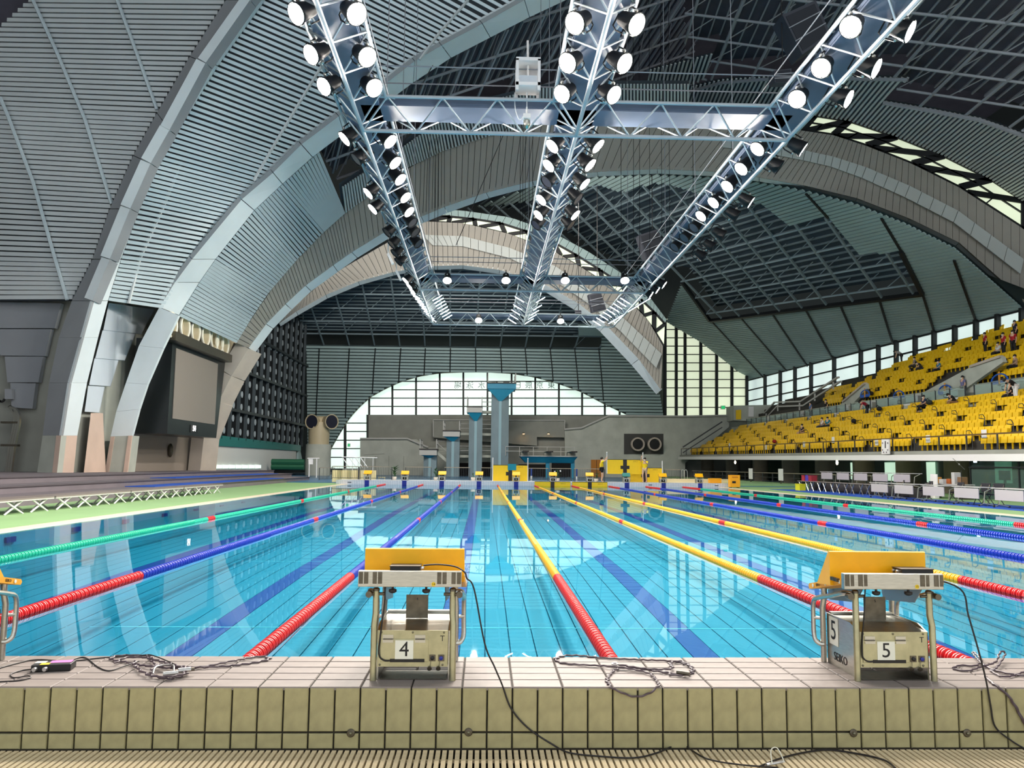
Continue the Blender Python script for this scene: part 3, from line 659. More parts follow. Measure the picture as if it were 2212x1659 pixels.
person((pr_.x, 50.55, ZT), PI-.5, 'person in yellow shirt holding the right end of the carried touch pad', (250,212,20), (200,170,140), over=dict(eL=(-.22,.18,1.25), wL=(-.08,.34,1.45), fL=(-.02,.38,1.52), eR=(.22,.2,1.45), wR=(.12,.34,1.68), fR=(.08,.36,1.76), kR=(.12,.14,.52), aR=(.14,-.06,.09), tR=(.14,.08,.03)), fingers=True, h=1.72)

# ================================================================ far deck, railings, plants, bits
M_bluedeck = mat('blue_wet_deck', (70,120,160), .3, noise=.15, nscale=1)
MB().box(-40, 40, 52.6, 100, -.5, .05).build('floor_far', M_bluedeck, kind='structure')
M_rail = mat('grey_handrail', (150,140,125), .5, .3)
M_railbar = mat('dark_bar', (70,72,76), .5, .4)
def railing(xa, xb, y, z0, h, label, pitch=.12, m=M_railbar, group='railings along the far end', mr=M_rail):
    t = thing('railing', ((xa+xb)/2, y, z0), label, 'railing', group)
    MB().box(xa, xb, y-.03, y+.03, z0+h-.05, z0+h).build('handrail', mr, t)
    MB().box(xa, xb, y-.015, y+.015, z0+.08, z0+.11).build('bottom_rail', m, t)
    for xx in (xa, xb): MB().box(xx-.025, xx+.025, y-.025, y+.025, z0, z0+h-.05).build('post', m, t)
    b = MB(); k = xa+pitch
    while k < xb-.03: b.box(k-.008, k+.008, y-.008, y+.008, z0+.11, z0+h-.05); k += pitch
    b.build('bars', m, t, kind='stuff'); return t
names_ = ['leftmost railing at the far left pool corner', 'railing behind the leftmost starting block', 'railing behind the second and third far blocks', 'railing behind the third and fourth far blocks', 'short railing behind the fourth far block',
          'railing right of the towel pad', 'railing between the two mounted touch pads', 'railing just left of the lifting helper', 'railing right of the stacked touch pad']
for (a, b), nm in zip(((717,774),(776,846),(876,931),(960,1014),(1040,1062),(1142,1184),(1188,1234),(1240,1306),(1436,1470)), names_):
    railing(xy(a,1030,52.4).x, xy(b,1030,52.4).x, 52.4, ZT, .92, nm)
M_cream = mat('cream_board', (246,228,176), .5)
sc = thing('folding_screen', (xy(755,1035,53.4).x, 53.4, .05), 'row of cream folding boards behind the far left railing', 'screen')
xa = xy(718,1035,53.4).x; n = 9
for k in range(n): 
    a = Vector((xa+k*.34, 53.4+(.12 if k % 2 else -.12), .06)); b = Vector((xa+(k+1)*.34, 53.4+(-.12 if k % 2 else .12), .06))
    MB().beam(a+Vector((0,0,.42)), b+Vector((0,0,.42)), .03, .84).build('board', M_cream, sc)
bs = thing('bench', (xy(825,1033,53.2).x, 53.2, .05), 'small pale bench behind the far left railing', 'bench')
bx = xy(825,1033,53.2).x
MB().box(bx-.25, bx+.25, 53.05, 53.35, .40, .44).build('seat', M_cream, bs)
for s in (-.2, .2): MB().box(bx+s-.02, bx+s+.02, 53.08, 53.32, .05, .40).build('leg', M_cream, bs)
M_leaf = mat('dark_green_leaf', (46,86,44), .5); M_pot = mat('white_pot', (225,215,200), .5)
def plant(px, Y, h, label, n=22, pot=True, flower=False):
    X = xy(px, 1030, Y).x; t = thing('potted_plant', (X, Y, ZT), label, 'plant', 'potted plants at the far end')
    MB().lathe([(.10,0),(.14,.05),(.16,.2),(.15,.22),(.13,.2)], 10, Matrix.Translation((X, Y, ZT))).build('pot', M_pot, t, True)
    MB().tube((X, Y, ZT+.18), (X, Y, ZT+h*.5), .02, 5).build('stem', M_leaf, t)
    me = MB().add([(0,0,0),(.05,.18,.05),(0,.42,-.02),(-.05,.18,.05),(0,.2,.02)], [(0,1,4),(1,2,4),(2,3,4),(3,0,4)]).mesh('leaf', M_leaf)
    for k in range(n):
        o = inst('leaf', me, t, (0, 0, .2+h*.5*random.random()), (random.uniform(.1,1.15), 0, random.uniform(0, 6.28)), [random.uniform(.7,1.15)*h*.9]*3)
    if flower:
        for k in range(6): MB().sphere((X+random.uniform(-.25,.25), Y-.1, ZT+h*.5+random.uniform(-.1,.3)), .05, 6, 4).build('flower', M_mask, t, True)
plant(852, 52.0, 1.15, 'tall leafy potted plant behind second far block', 30); plant(941, 52.1, .9, 'leafy potted plant left of third far block'); plant(1022, 52.1, .6, 'small potted plant near fourth far block', 12)
plant(1204, 52.1, 1.0, 'potted plant with pale flowers behind sixth far block', 22, flower=True); plant(1288, 52.1, .8, 'leafy potted plant left of the lifting helper', 18)
# stainless pool stairs standing on the far left deck
ls = thing('pool_stairs', (xy(775,1010,56).x, 56, .05), 'white tubular pool stairs standing on the far left deck', 'ladder')
def farp(px, py, Y): return YP(px, py, Y)
MB().tube(farp(738,987,56), farp(815,989,56), .03, 6).build('top_rail', M_white_pl, ls)
for x0 in (740, 755, 768, 779): MB().tube(farp(x0,989,56), farp(x0+15,1010,56), .03, 6).build('side_tube', M_white_pl, ls)
for x0 in (748, 762, 774, 788, 806): MB().tube(farp(x0,989,56), Vector((farp(x0,989,56).x, 56, .05)), .02, 6).build('leg', M_white_pl, ls)
# blue white marker posts
for px in (1148, 1246): 
    X = xy(px,1030,53).x; t = thing('marker_post', (X, 53, .05), 'blue topped white post behind the %s' % ('towel pad' if px < 1200 else 'seventh far block'), 'post', 'marker posts at the far end')
    MB().tube((X,53,.05), (X,53,.62), .07, 8).build('lower_half', M_white_pl, t); MB().tube((X,53,.62), (X,53,1.15), .06, 8).build('upper_half', mat('blue_sleeve', (40,70,150), .6), t)
# yellow timing cabinet and low beams at the right end of the far wall
c0 = XP(1600,1053,13.6)
cb = thing('timing_cabinet', (13.35, 49.2, ZD), 'orange yellow cabinet on wheels at the far right pool corner', 'cabinet')
M_or = mat('orange_cabinet', (250,170,12), .45)
MB().box(13.0, 13.66, 48.95, 49.45, .06, .86).build('body', M_or, cb, bevel=.01)
MB().box(13.12, 13.36, 48.93, 48.95, .32, .46).build('screen', M_blackp, cb)
MB().box(13.12, 13.52, 48.94, 48.95, .68, .76).build('name_strip', mat('faded_orange_print', (200,120,10), .5), cb)
for s in (13.08, 13.58): MB().tube((s-.02,49.05,.05), (s+.02,49.05,.05), .05, 10).build('wheel', M_blackp, cb); MB().tube((s-.02,49.35,.05), (s+.02,49.35,.05), .05, 10).build('wheel', M_blackp, cb)
t = thing('equipment_case', (12.55, 51, ZT), 'flat orange case beside the orange cabinet', 'case')
MB().box(12.15, 12.95, 50.8, 51.3, ZT, ZT+.33).build('body', M_or, t, bevel=.02); MB().box(12.13, 12.97, 50.78, 51.32, ZT+.26, ZT+.30).build('lid_seam', M_yellow_block, t)
t = thing('wooden_beam', (12.4, 52.2, ZT), 'long pale wooden beam lying behind the rightmost far block', 'beam')
MB().box(xy(1440,1040,52).x, xy(1580,1040,52).x, 51.9, 52.3, ZT, ZT+.26).build('board', M_cream, t); MB().box(xy(1440,1040,52).x, xy(1580,1040,52).x, 51.88, 51.9, ZT+.2, ZT+.25).build('edge_strip', M_grate, t)
t = thing('pool_ladder', (xy(1478,1030,52.9).x, 52.9, .05), 'chrome pool ladder hoops beyond the far right blocks', 'ladder')
for px in (1472, 1479): 
    X = xy(px,1030,52.9).x; MB().path(smooth_pts([(X,52.9,.05),(X,52.9,1.0),(X+.08,52.9,1.16),(X+.18,52.9,1.0),(X+.18,52.9,.05)], 5), .025, 6).build('hoop', M_steel, t, True)
# ================================================================ far building: podium, windows, towers
M_conc = mat('grey_concrete', (186,190,180), .8, noise=.14, nscale=.8, bump=.05, bscale=4)
M_concd = mat('dark_concrete', (150,152,144), .85, noise=.12, nscale=.7)
M_concl = mat('pale_concrete', (190,178,166), .8, noise=.12, nscale=.9)
M_mull = mat('black_steel_mullion', (20,24,28), .5)
M_paleRail = mat('pale_painted_rail', (190,190,186), .5)
def pane_mat(name, rgb, s):
    m = bpy.data.materials.new(name); m.use_nodes = True; nt = m.node_tree; b = nt.nodes['Principled BSDF']
    b.inputs['Base Color'].default_value = srgb(*rgb); b.inputs['Roughness'].default_value = .25
    tc = nt.nodes.new('ShaderNodeTexCoord'); n = nt.nodes.new('ShaderNodeTexNoise'); n.inputs['Scale'].default_value = .25
    nt.links.new(tc.outputs['Object'], n.inputs['Vector'])
    mr = nt.nodes.new('ShaderNodeMapRange'); mr.inputs[1].default_value = .3; mr.inputs[2].default_value = .7; mr.inputs[3].default_value = .82*s; mr.inputs[4].default_value = 1.08*s
    nt.links.new(n.outputs[0], mr.inputs[0]); nt.links.new(mr.outputs[0], b.inputs['Emission Strength'])
    b.inputs['Emission Color'].default_value = srgb(*rgb); m.cycles.emission_sampling = 'NONE'; MATS[name] = m; return m
M_pane = pane_mat('daylit_frosted_glass', (222,244,232), WIN_L*.92)
M_pane2 = pane_mat('daylit_frosted_glass_warm', (224,234,204), WIN_L*.72)
M_pane3 = pane_mat('daylit_frosted_glass_side', (214,232,228), WIN_L*.75)
YB = 95.0
def window(name, label, plane, xs, ys, ytop, pm, mw=.22, hw=.12, depth=.35, ybot=None, skip=None, thick=.05):
    """xs, ys: lattice in picture positions on the plane; ytop(x): upper outline"""
    w = thing(name, plane(xs[0], ys[-1]), label, None, None, kind='structure')
    nrm = (plane(xs[-1], ys[0])-plane(xs[0], ys[0])).cross(plane(xs[0], ys[-1])-plane(xs[0], ys[0])).normalized()
    if nrm.dot(CAM-plane(xs[0], ys[0])) < 0: nrm = -nrm
    yb = ybot or (lambda x: ys[-1])
    for i in range(len(xs)-1):
        a, b = xs[i], xs[i+1]; cols = [a, a+(b-a)*.33, a+(b-a)*.67, b]
        for j in range(len(ys)-1):
            if skip and skip(i, j): continue
            top = [max(ys[j], ytop(q)) for q in cols]; bot = [min(ys[j+1], yb(q)) for q in cols]
            if all(t >= bb-.5 for t, bb in zip(top, bot)): continue
            bot = [max(t, bb) for t, bb in zip(top, bot)]
            V = [plane(q, t) for q, t in zip(cols, top)]+[plane(q, t) for q, t in zip(reversed(cols), reversed(bot))]
            V = V+[v-nrm*thick for v in V]; n = 8
            mb = MB().add(V, [tuple(range(n)), tuple(reversed(range(n, 2*n)))]+[(k, (k+1) % n, n+(k+1) % n, n+k) for k in range(n)])
            mb.build('pane', pm, w)
            if j > 0 and ytop(cols[1]) < ys[j]+2: MB().beam(plane(a, ys[j])+nrm*depth*.25, plane(b, ys[j])+nrm*depth*.25, hw, depth*.5, nrm).build('transom', M_mull, w)
    for i, x in enumerate(xs):
        t = ytop(x)
        if t < yb(x)-1: MB().beam(plane(x, t)+nrm*depth*.4, plane(x, yb(x))+nrm*depth*.4, mw, depth, nrm).build('mullion', M_mull, w)
    return w
PB = lambda x, y: YP(x, y, YB)
def interp(tab):
    def f(x):
        if x <= tab[0][0]: return tab[0][1]
        for (a, b), (c, d) in zip(tab, tab[1:]):
            if x <= c: return b+(d-b)*(x-a)/(c-a)
        return tab[-1][1]
    return f
arch_top = interp([(700,1000),(712,972),(730,940),(750,908),(770,884),(798,858),(830,840),(865,824),(905,812),(950,805),(1001,803),(1053,803),(1105,806),(1156,814),(1207,828),(1257,846),(1306,872),(1340,888),(1362,898)])
xs = [716,746,798,848,899,950,1001,1053,1105,1156,1207,1257,1306,1338,1362]
window('window_1', 'big arched window with black grid at the far end', PB, xs, [790,824,842,860,878,896], arch_top, M_pane)
window('window_2', 'lower left strip of the arched far window', PB, [712,746,795], [896,914,932,951,969,988,1012], interp([(700,1000),(712,972),(730,940),(746,914),(752,896),(795,896)]), M_pane, .3)
window('window_3', 'tall stepped window grid at the far right', PB, [1436,1460,1479,1513,1547,1580,1612], [676,694,712,730,748,766,784,802,820,838,856,880,898], interp([(1430,683),(1457,697),(1479,709),(1513,730),(1547,756),(1580,783),(1615,815)]), M_pane2, .34, .10)
window('window_4', 'small square window beside the far right corner', PB, [1366,1380,1403], [838,862,880,897], lambda x: 838, M_pane2, .2)
# facade lettering seen from behind, mirrored
lt = thing('facade_lettering', PB(1085,834), 'mirrored pale sign characters on the big arched window', 'lettering')
M_lt = mat('pale_grey_letter', (120,140,136), .6)
for ch_, px in zip('東京辰巳国際水泳場', (1191,1166,1142,1118,1094,1068,1040,1015,989)):
    p = PB(px, 833)+Vector((0,-.02,0)); text('character', ch_, .95, M_lt, frame(p, (1,0,0), (0,0,1)), lt, .01, local=False, mirror=True).data.transform(Matrix.Identity(4))
for o in lt.children:   # the mirror happens about each glyph's own centre
    pass
# podium and walls of the far end
def wallpoly(name, pts, Y, m, thick=.6, parent=None, kind='structure', label=None):
    P = [YP(x, y, Y) for x, y in pts]; n = len(P); V = P+[p+Vector((0,thick,0)) for p in P]
    return MB().add(V, [tuple(range(n)), tuple(reversed(range(n, 2*n)))]+[(k, (k+1) % n, n+(k+1) % n, n+k) for k in range(n)]).build(name, m, parent, kind=kind, label=label)
zg = lambda x: 1030
wb = wallpoly('wall_back', [(796,896),(1312,898),(1312,900),(1572,899),(1640,899),(1640,1036),(700,1036),(700,1020),(796,1018)], YB-.6, M_concd, .5)
w2 = wallpoly('wall_back_low', [(778,949),(900,949),(925,967),(1060,967),(1060,1040),(740,1036),(740,1012),(778,1012)], YB-2.2, M_conc, .6)
w3 = wallpoly('wall_back_right', [(1220,929),(1258,926),(1312,901),(1575,900),(1575,922),(1480,1000),(1480,1036),(1220,1040)], YB-2.2, M_conc, .6)
pr = wallpoly('wall_panel', [(936,907),(1220,908),(1220,945),(1160,944),(1160,963),(936,945)], YB-1.6, M_concd, .3)
for a, b in (((936,907),(1220,908)),((1220,908),(1220,945)),((936,907),(936,943))): MB().beam(YP(*a,YB-1.75), YP(*b,YB-1.75), .09, .12, (0,1,0)).build('panel_edge', M_paleRail, pr)
# podium handrails
for nm, lab, pts in (('podium_rail','pale handrail on top of the far right concrete wall',[(1220,927),(1256,924),(1314,898),(1480,899),(1572,897)]), ('podium_rail','pale handrail on the lower left concrete wall',[(778,947),(880,947),(925,966)])):
    t = thing(nm, YP(*pts[0],YB-2.4), lab, 'handrail')
    for a, b in zip(pts, pts[1:]):
        MB().beam(YP(*a,YB-2.4), YP(*b,YB-2.4), .16, .16).build('rail', M_paleRail, t)
        MB().beam(YP(a[0],a[1]+2,YB-2.35), YP(b[0],b[1]+2,YB-2.35), .1, .10).build('kerb', M_concd, t)
# panel joints on the left podium
for a, b in (((785,983),(830,980)),((811,985),(811,1030)),((840,985),(840,1030)),((872,985),(872,1030))): MB().beam(YP(*a,YB-2.22), YP(*b,YB-2.22), .05, .04, (0,1,0)).build('joint', M_concd, w2)
# dark openings along the foot
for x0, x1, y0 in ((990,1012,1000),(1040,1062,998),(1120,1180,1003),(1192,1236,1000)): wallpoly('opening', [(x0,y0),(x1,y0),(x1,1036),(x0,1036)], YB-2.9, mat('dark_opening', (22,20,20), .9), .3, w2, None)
od = thing('door_1', YP(1288,1035,YB-2.4), 'ochre double door at the foot of the concrete wall', None, None, kind='structure')
M_ochre = mat('ochre_door', (186,116,16), .5)
for x0, x1 in ((1277,1288),(1289,1303)): wallpoly('leaf', [(x0,993),(x1,993),(x1,1036),(x0,1036)], YB-2.45, M_ochre, .2, od, None)
sg = thing('exit_sign', YP(754,961,YB-.9), 'small green exit sign above the door left of the towers', 'sign')
MB().box(*[v for p in [(YP(751,958,YB-.9).x, YP(757,958,YB-.9).x, YB-1.0, YB-.9, YP(751,965,YB-.9).z, YP(751,958,YB-.9).z)] for v in p]).build('case', M_white_pl, sg)
MB().box(YP(752,958,YB-.9).x, YP(756,958,YB-.9).x, YB-1.02, YB-1.0, YP(751,964,YB-.9).z, YP(751,959,YB-.9).z).build('pictogram', mat('green_sign_face', (20,150,80), .5, emit=((40,190,110), .6)), sg)
# round air outlets in a niche
nb = thing('air_outlet', YP(1390,962,YB-2.6), 'pair of round air ducts in a dark wall niche', 'air duct')
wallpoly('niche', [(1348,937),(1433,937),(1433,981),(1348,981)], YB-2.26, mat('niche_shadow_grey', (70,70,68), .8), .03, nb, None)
for px in (1375, 1411):
    c = YP(px, 960, YB-2.4); Mx = Matrix.Translation(c) @ Matrix.Rotation(PI/2, 4, 'X')
    rr = MB().lathe([(.62,-.1),(.80,.35),(.84,.9),(.80,1.0),(.66,1.0),(.60,.8)], 24, Mx).build('outlet_ring', M_concl, nb, True)
    MB().lathe([(.60,.5),(.60,.9),(.2,.92),(.01,.92)], 20, Mx).build('outlet_throat', mat('black_mesh', (14,16,18), .7), rr and nb, True)
for px in (1131, 1185):
    p = YP(px, 937, YB-2.3); t = thing('wall_lamp', p, 'small wall lamp on the concrete recess, %s of the two' % ('left' if px < 1150 else 'right'), 'lamp', 'wall lamps on the far concrete')
    MB().lathe([(.10,.15),(.14,0),(.13,-.02)], 12, Matrix.Translation(p)).build('shade', M_steel_dark, t, True)
    MB().lathe([(.11,-.03),(.11,-.01)], 12, Matrix.Translation(p)).build('bulb', mat('warm_bulb', (255,210,150), .5, emit=((255,200,130), 25)), t)
# ---------------------------------------------------------------- diving towers
M_tower = mat('teal_grey_tower', (150,170,178), .7, noise=.12, nscale=.6)
M_teal2 = mat('teal_painted_steel', (30,140,175), .5, noise=.08, nscale=1)
M_tealL = mat('light_tower_edge', (150,185,195), .6)
YT = 85.0
def tower(name, label, cx0, cx1, ptop, px0, px1, flare, tip):
    x0, x1 = YP(cx0,1000,YT).x, YP(cx1,1000,YT).x; zt = YP(1050,ptop,YT).z; zf = YP(1050,flare,YT).z; ztip = YP(1050,tip,YT).z; a0, a1 = YP(px0,ptop,YT).x, YP(px1,ptop,YT).x
    cx = (x0+x1)/2; w = (x1-x0)/2
    t = thing(name, (cx, YT, .05), label, 'diving tower', 'diving towers at the far end')
    MB().prism([(-w,0),(-w,1.2),(w,1.2),(w,0),(.12,-w*.75),(-.12,-w*.75)], .05, zf, lambda u, v, a: Vector((cx+u, YT+v, a))).build('column', M_tower, t)
    MB().box(cx-.14, cx+.14, YT-w*.75-.03, YT-w*.75+.02, .05, zf).build('ridge', M_tealL, t)
    zu = zt-.30
    # flared head: from the ridge out to the platform
    V = [(cx-w,YT,zf),(cx-.12,YT-w*.75-.02,ztip),(cx+.12,YT-w*.75-.02,ztip),(cx+w,YT,zf),(cx+w,YT+1.2,zf),(cx-w,YT+1.2,zf), (a0,YT-1.1,zu-.35),(a1,YT-1.1,zu-.35),(a1,YT+1.2,zu),(a0,YT+1.2,zu)]
    MB().add(V, [(0,1,6,9),(1,2,7,6),(2,3,8,7),(3,4,8),(4,5,9,8),(5,0,9),(0,5,4,3,2,1),(6,7,8,9)]).build('head', M_teal2, t)
    pf_ = MB().box(a0, a1, YT-1.2, YT+2.5, zu-.4, zt-.12).build('platform', M_teal2 if cx1-cx0 > 34 else M_paleRail, t)
    MB().box(a0-.03, a1+.03, YT-1.3, YT+2.4, zt-.12, zt).build('deck_mat', M_padb, t)
    for s in (a0+.05, a1-.05):
        MB().path([(s,YT-1.2,zt),(s,YT-1.2,zt+1.0),(s,YT+2.4,zt+1.0),(s,YT+2.4,zt)], .045, 6).build('guard_rail', M_paleRail, t)
        MB().tube((s,YT-1.2,zt+.5), (s,YT+2.4,zt+.5), .035, 6).build('mid_rail', M_paleRail, t)
        for yy in (YT, YT+1.2): MB().tube((s,yy,zt), (s,yy,zt+1.0), .035, 6).build('rail_post', M_paleRail, t)
    return t
tower('diving_tower', 'tallest diving tower with a wide teal head', 1060, 1098, 828, 1053, 1114, 848, 868)
tower('diving_tower', 'second tallest diving tower, left of the tallest', 1012, 1041, 879, 1009, 1042, 887, 911)
tower('diving_tower', 'third diving tower with low rails at mid height', 964, 992, 931, 958, 994, 937, 955)
tower('diving_tower', 'lowest diving tower at the left with teal wedge head', 915, 943, 971, 908, 945, 977, 991)
def gantry(x0, x1, ydeck, Y, label, rails=True):
    a, b = YP(x0,ydeck,Y), YP(x1,ydeck,Y); t = thing('walkway', a, label, 'walkway', 'walkways between the diving towers')
    MB().box(a.x, b.x, Y-.5, Y+.5, a.z-.28, a.z).build('slab', M_conc, t)
    for h in (.5, 1.0): MB().tube((a.x,Y-.48,a.z+h), (b.x,Y-.48,a.z+h), .04, 6).build('rail', M_paleRail, t)
    n = max(2, int((b.x-a.x)/1.2)+1)
    for k in range(n): x = a.x+(b.x-a.x)*k/(n-1); MB().tube((x,Y-.48,a.z), (x,Y-.48,a.z+1.0), .035, 6).build('post', M_paleRail, t)
gantry(992, 1014, 935, YT+2, 'upper walkway between third and second tower'); gantry(1040, 1062, 936, YT+2, 'upper walkway between second and tallest tower')
gantry(943, 966, 972, YT+2, 'lower walkway beside the lowest tower'); gantry(992, 1014, 983, YT+2, 'lower walkway between third and second tower'); gantry(1040, 1062, 983, YT+2, 'lower walkway between second and tallest tower')
gantry(1041, 1062, 888, YT+2.2, 'highest walkway behind the tallest tower')
st = thing('tower_stair', YP(955,985,YT+1), 'grey stair running down right from the lowest tower', 'stair')
MB().beam(YP(945,978,YT+1), YP(966,996,YT+1), 1.0, .3).build('flight', M_conc, st); MB().tube(YP(945,958,YT+.6), YP(966,976,YT+.6), .05, 6).build('handrail', M_paleRail, st)
# springboard stage
sb = thing('springboard_stage', YP(1185,1030,82), 'low teal springboard stage right of the tallest tower', 'diving stage')
a, b = YP(1124,984,82), YP(1247,984,82)
MB().box(a.x, b.x, 81.5, 85, a.z-.10, a.z).build('deck', M_paleRail, sb)
MB().add([(a.x,81.6,a.z-.1),(b.x,81.6,a.z-.1),(b.x,84.9,a.z-.1),(a.x,84.9,a.z-.1),(a.x+.6,82.2,a.z-.75),(b.x-.5,82.2,a.z-.75),(b.x-.5,84.4,a.z-.75),(a.x+.6,84.4,a.z-.75)], [(0,1,5,4),(1,2,6,5),(2,3,7,6),(3,0,4,7),(4,5,6,7),(3,2,1,0)]).build('beam', M_teal2, sb)
for px in (1183, 1237): q = YP(px,1000,82.5); MB().box(q.x-.2, q.x+.2, 82.3, 82.8, .05, a.z-.5).build('support', M_teal2, sb)
for h in (.5, 1.0): MB().tube((a.x-1.5,84.6,a.z+h), (b.x,84.6,a.z+h), .04, 6).build('rail', M_paleRail, sb)
for k in range(6): x = a.x-1.5+(b.x-a.x+1.5)*k/5; MB().tube((x,84.6,a.z), (x,84.6,a.z+1), .035, 6).build('rail_post', M_paleRail, sb)
for px, wh in ((1134,'left'), (1185,'middle'), (1236,'right')):
    q = YP(px,975,81.5); t = thing('springboard', (q.x, 82, a.z), '%s of the three dark teal springboards' % wh, 'springboard', 'springboards on the stage')
    MB().box(q.x-.42, q.x+.42, 81.9, 83.5, a.z+.05, a.z+.34).build('fulcrum', M_concd, t)
    MB().box(q.x-.28, q.x+.28, 79.2, 84.2, a.z+.34, a.z+.46).build('board', mat('dark_teal_board', (20,60,66), .6), t); MB().box(q.x-.30, q.x+.30, 79.15, 79.4, a.z+.33, a.z+.47).build('tip', M_padb, t)
# side walls of the room behind everything
MB().box(-40.6, -40, -14.5, 100.5, -.5, 46).build('wall_left', mat('dark_far_plaster', (70,76,76), .8), kind='structure')
MB().box(60, 60.6, -14.5, 100.5, -.5, 46).build('wall_right', MATS['dark_far_plaster'], kind='structure')
# ================================================================ left side: bench, steps, piers, scoreboard, dotted wall
M_bench = mat('grey_bench_top', (126,116,112), .5); M_step = mat('grey_violet_steps', (120,112,118), .7, noise=.1, nscale=1)
M_bluemat = mat('blue_floor_mat', (28,84,190), .6)
# folding benches with crossed legs
seg = [(-10,8.5),(8.6,13.2),(13.3,18.0),(18.1,22.8),(22.9,27.6),(27.7,32.4)]
where = ['', 'nearest the left picture edge', 'second from the left picture edge', 'third from the left picture edge', 'fourth from the left picture edge', 'farthest of the row']
XB = -15.6
for k, (y0, y1) in enumerate(seg):
    if k == 0: continue
    t = thing('folding_bench', (XB, (y0+y1)/2, ZD), 'long grey folding bench on crossed legs, %s' % where[k], 'bench', 'folding benches on the left deck')
    MB().box(XB-.42, XB+.42, y0, y1, .36, .40).build('top', M_bench, t)
    MB().box(XB+.36, XB+.42, y0, y1, .33, .36).build('front_rail', M_paleRail, t)
    n = 4
    for q in range(n):
        yc = y0+(q+.5)*(y1-y0)/n; hh = (y1-y0)/n*.34
        for xx in (XB-.32, XB+.34):
            MB().tube((xx,yc-hh,ZD), (xx,yc+hh,.35), .024, 5).build('leg', M_white_pl, t); MB().tube((xx+.02,yc+hh,ZD), (xx+.02,yc-hh,.35), .024, 5).build('leg', M_white_pl, t)
        MB().box(XB-.36, XB+.38, yc-.03, yc+.03, .32, .355).build('brace', M_steel_dark, t)
# broad low steps behind the bench
for k, (x, z) in enumerate(((-17.2,.30),(-18.6,.55),(-20.0,.80))):
    MB().box(-40, x, -.5, 60-k*.0, -.3, z).build('step', M_step, kind='structure')
    MB().box(x, x+.05, -.5, 60, z-.05, z+.004).build('trim_%d' % (k+3), mat('dark_step_nosing', (84,78,84), .6), kind='structure')
bm_ = MB().box(-18.5, -17.25, 30, 52, .30, .33).build('floor_mat', M_bluemat); tag(bm_, 'long blue mat on the lower step along the left side', 'mat')
bm2 = MB().box(-19.9, -18.65, 36, 56, .55, .58).build('floor_mat', M_bluemat); tag(bm2, 'blue mat on the upper step towards the far end', 'mat')
# ---------------------------------------------------------------- concrete piers and their arch ribs (white metal soffit, grey side)
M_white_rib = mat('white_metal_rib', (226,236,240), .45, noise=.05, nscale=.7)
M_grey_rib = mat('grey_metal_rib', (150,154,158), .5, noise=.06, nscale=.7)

def vplane(P0, P1):
    """vertical plane through two plan points"""
    a = Vector((P0[0], P0[1])); d = Vector((P1[0]-P0[0], P1[1]-P0[1])); n = Vector((-d.y, d.x))
    if n.dot(CAM.xy-a) < 0: n = -n
    def f(x, y, off=0.0):
        r = ray(x, y); t = ((a-CAM.xy).dot(n))/(r.xy.dot(n)); return CAM+r*t+Vector((n.x, n.y, 0)).normalized()*off
    return f
def plane3(a, b, c):
    n = (b-a).cross(c-a).normalized()
    if n.dot(CAM-a) < 0: n = -n
    def f(x, y, off=0.0):
        r = ray(x, y); return CAM+r*((a-CAM).dot(n)/r.dot(n))+n*off
    f.n = n; f.o = a
    return f
def slab(mb, P, back):
    n = len(P); V = list(P)+[p+back for p in P]
    return mb.add(V, [tuple(range(n)), tuple(reversed(range(n, 2*n)))]+[(k, (k+1) % n, n+(k+1) % n, n+k) for k in range(n)])
def band(name, label, P, Q, m, n=None, thick=.25, gap=.02, kind='structure', part='panel', parent=None, sub=1, m2=None):
    """a strip of panels between two polylines of points; every panel is its own part"""
    t = parent or thing(name, P[0], label, None, None, kind=kind)
    k = len(P)
    if n is None: idx = [i/ (sub) for i in range((k-1)*sub+1)]
    else: idx = [i*(k-1)/n for i in range(n+1)]
    ev = lambda L, u: L[min(int(u), k-2)].lerp(L[min(int(u), k-2)+1], u-min(int(u), k-2))
    for u0, u1 in zip(idx, idx[1:]):
        a, b, c, d = ev(P, u0), ev(P, u1), ev(Q, u1), ev(Q, u0)
        nn = (b-a).cross(d-a)
        if nn.length < 1e-9: nn = (c-b).cross(d-c)
        if nn.length < 1e-9: continue
        nn.normalize()
        if nn.dot(CAM-a) < 0: nn = -nn
        g = min(.45, gap/max(.01, (b-a).length)) ; g2 = min(.45, gap/max(.01, (c-d).length))
        W = [a.lerp(b, g), b.lerp(a, g), c.lerp(d, g2), d.lerp(c, g2)]
        slab(MB(), W, -nn*thick).build(part, m, t)
    return t
def backing(P, Q, m, parent, off=.35, thick=.1):
    """one continuous sheet behind a band or louvre"""
    mb = MB(); k = len(P)
    for i in range(k-1):
        a, b, c, d = P[i], P[i+1], Q[i+1], Q[i]; nn = (b-a).cross(d-a)
        if nn.length < 1e-9: continue
        nn.normalize()
        if nn.dot(CAM-a) < 0: nn = -nn
        o_ = nn*off; N = 8
        g = [[a.lerp(b, p/N).lerp(d.lerp(c, p/N), q/N)-o_ for q in range(N+1)] for p in range(N+1)]
        for p in range(N):
            for q in range(N): mb.quad(g[p][q], g[p+1][q], g[p+1][q+1], g[p][q+1])
    o = mb.build('backing', m, parent); return o
